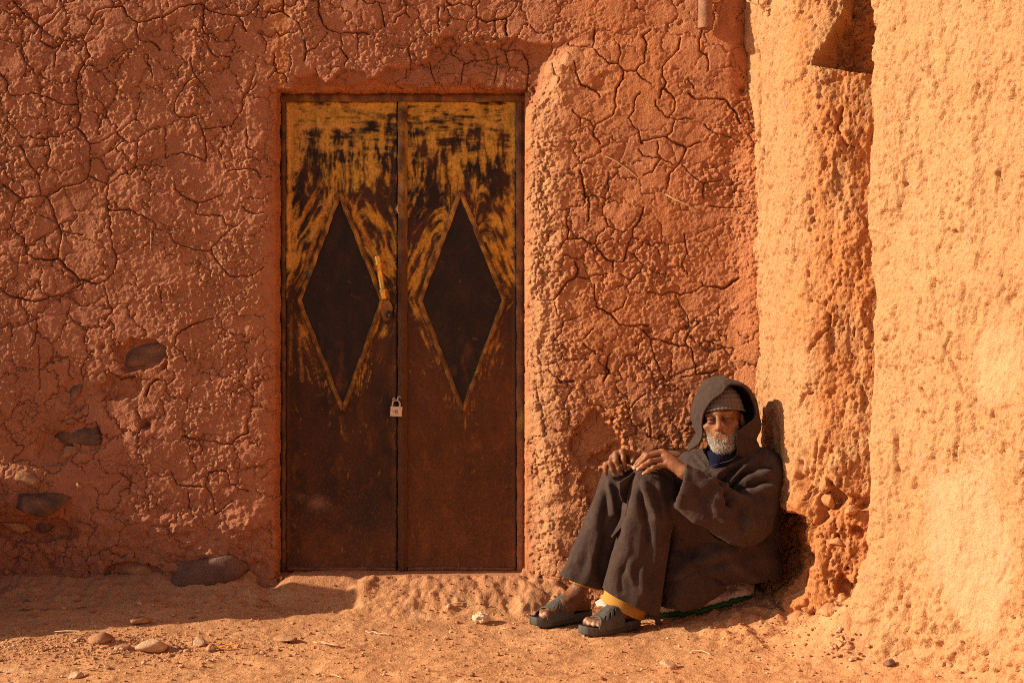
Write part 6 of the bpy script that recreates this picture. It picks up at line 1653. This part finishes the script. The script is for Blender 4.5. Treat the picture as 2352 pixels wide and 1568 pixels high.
# ---------------------------------------------------------------- the folded sack he sits on
k4_ = lambda x, y: (x * .26 + 1176, y * .26 + 1298.3)
fl, frt, tip_, bk_ = ground_hit(*k4_(1250, 462)), ground_hit(*k4_(2040, 318)), ground_hit(*k4_(2135, 262)), ground_hit(*k4_(2000, 200))
base_z = max(fl[2], frt[2]) 
front = catmull(np.array([fl + np.array([-.05, .02, 0]), fl, ground_hit(*k4_(1600, 425)), ground_hit(*k4_(1850, 375)), frt, tip_]), 90)
back = catmull(np.array([fl + np.array([0.0, .26, .03]), fl + np.array([.08, .27, .03]), fl + np.array([.18, .27, .03]), fl + np.array([.28, .30, .04]), tip_ + np.array([-.02, .20, .03]), tip_ + np.array([.02, .08, .02])]), 90)
nb_ = 46
tt_ = np.linspace(0, 1, nb_)[:, None, None]
G0 = front[None] * (1 - tt_) + back[None] * tt_
puff = .034 * np.clip(np.sin(np.pi * np.clip(tt_[..., 0] * 1.0 + .0, 0, 1)), 0, 1) ** .35 * np.clip(np.minimum(np.arange(90) / 12, (89 - np.arange(90)) / 16), 0, 1)[None] ** .6
gidx = np.vectorize(gz_at)(G0[..., 0], G0[..., 1])
top_s = G0.copy(); top_s[..., 2] = np.maximum(gidx, G0[..., 2] - .01) + .014 + puff * 1.6 + .004 * fbm(G0[..., 0] * 18, G0[..., 1] * 18, 3, 400) + .0016 * np.abs(fbm(G0[..., 0] * 60, G0[..., 1] * 30, 2, 401))
bot_s = G0.copy(); bot_s[..., 2] = np.maximum(gidx, G0[..., 2] - .01) + .001
VT = np.concatenate([top_s, bot_s[::-1]], 0)
weave = np.ones(VT.shape) * np.array((0.74, 0.44, 0.31)); weave = mix(weave, (0.84, 0.60, 0.46), np.clip(.5 + 1.2 * fbm(VT[..., 0] * 25, VT[..., 1] * 70, 3, 402), 0, 1))
tv = np.concatenate([np.linspace(0, 1, nb_), np.linspace(1, 0, nb_)])
sack = empty('sack', tuple(fl), 'folded pinkish woven sack with a green edge under the seated man', 'sack')
SACKM = material('woven_plastic', attr=True, rough=.6, spec=.3, noise=[(300, .12)], bump=[(500, .0008)])
child_world(obj('sack_body', mesh_np('sack_body', VT.reshape(-1, 3), grid_faces(*VT.shape[:2], False), weave.reshape(-1, 3)), SACKM), sack)
# the green border: a flattened seam along the front edge
gfv = front[4:84].copy(); gfv[:, 2] = np.array([gz_at(a, b) for a, b in gfv[:, :2]]) + .013
gfv[:, 1] -= .004
child_world(obj('green_edge', tube_mesh('green_edge', gfv, [.004 + .007 * math.sin(math.pi * min(1, t * 1.15)) ** .5 if t < .86 else .004 for t in np.linspace(0.02, .98, 80)], 10), material('green_weave', (0.020, 0.085, 0.022), rough=.6, noise=[(200, .3)], bump=[(300, .001)])), sack)
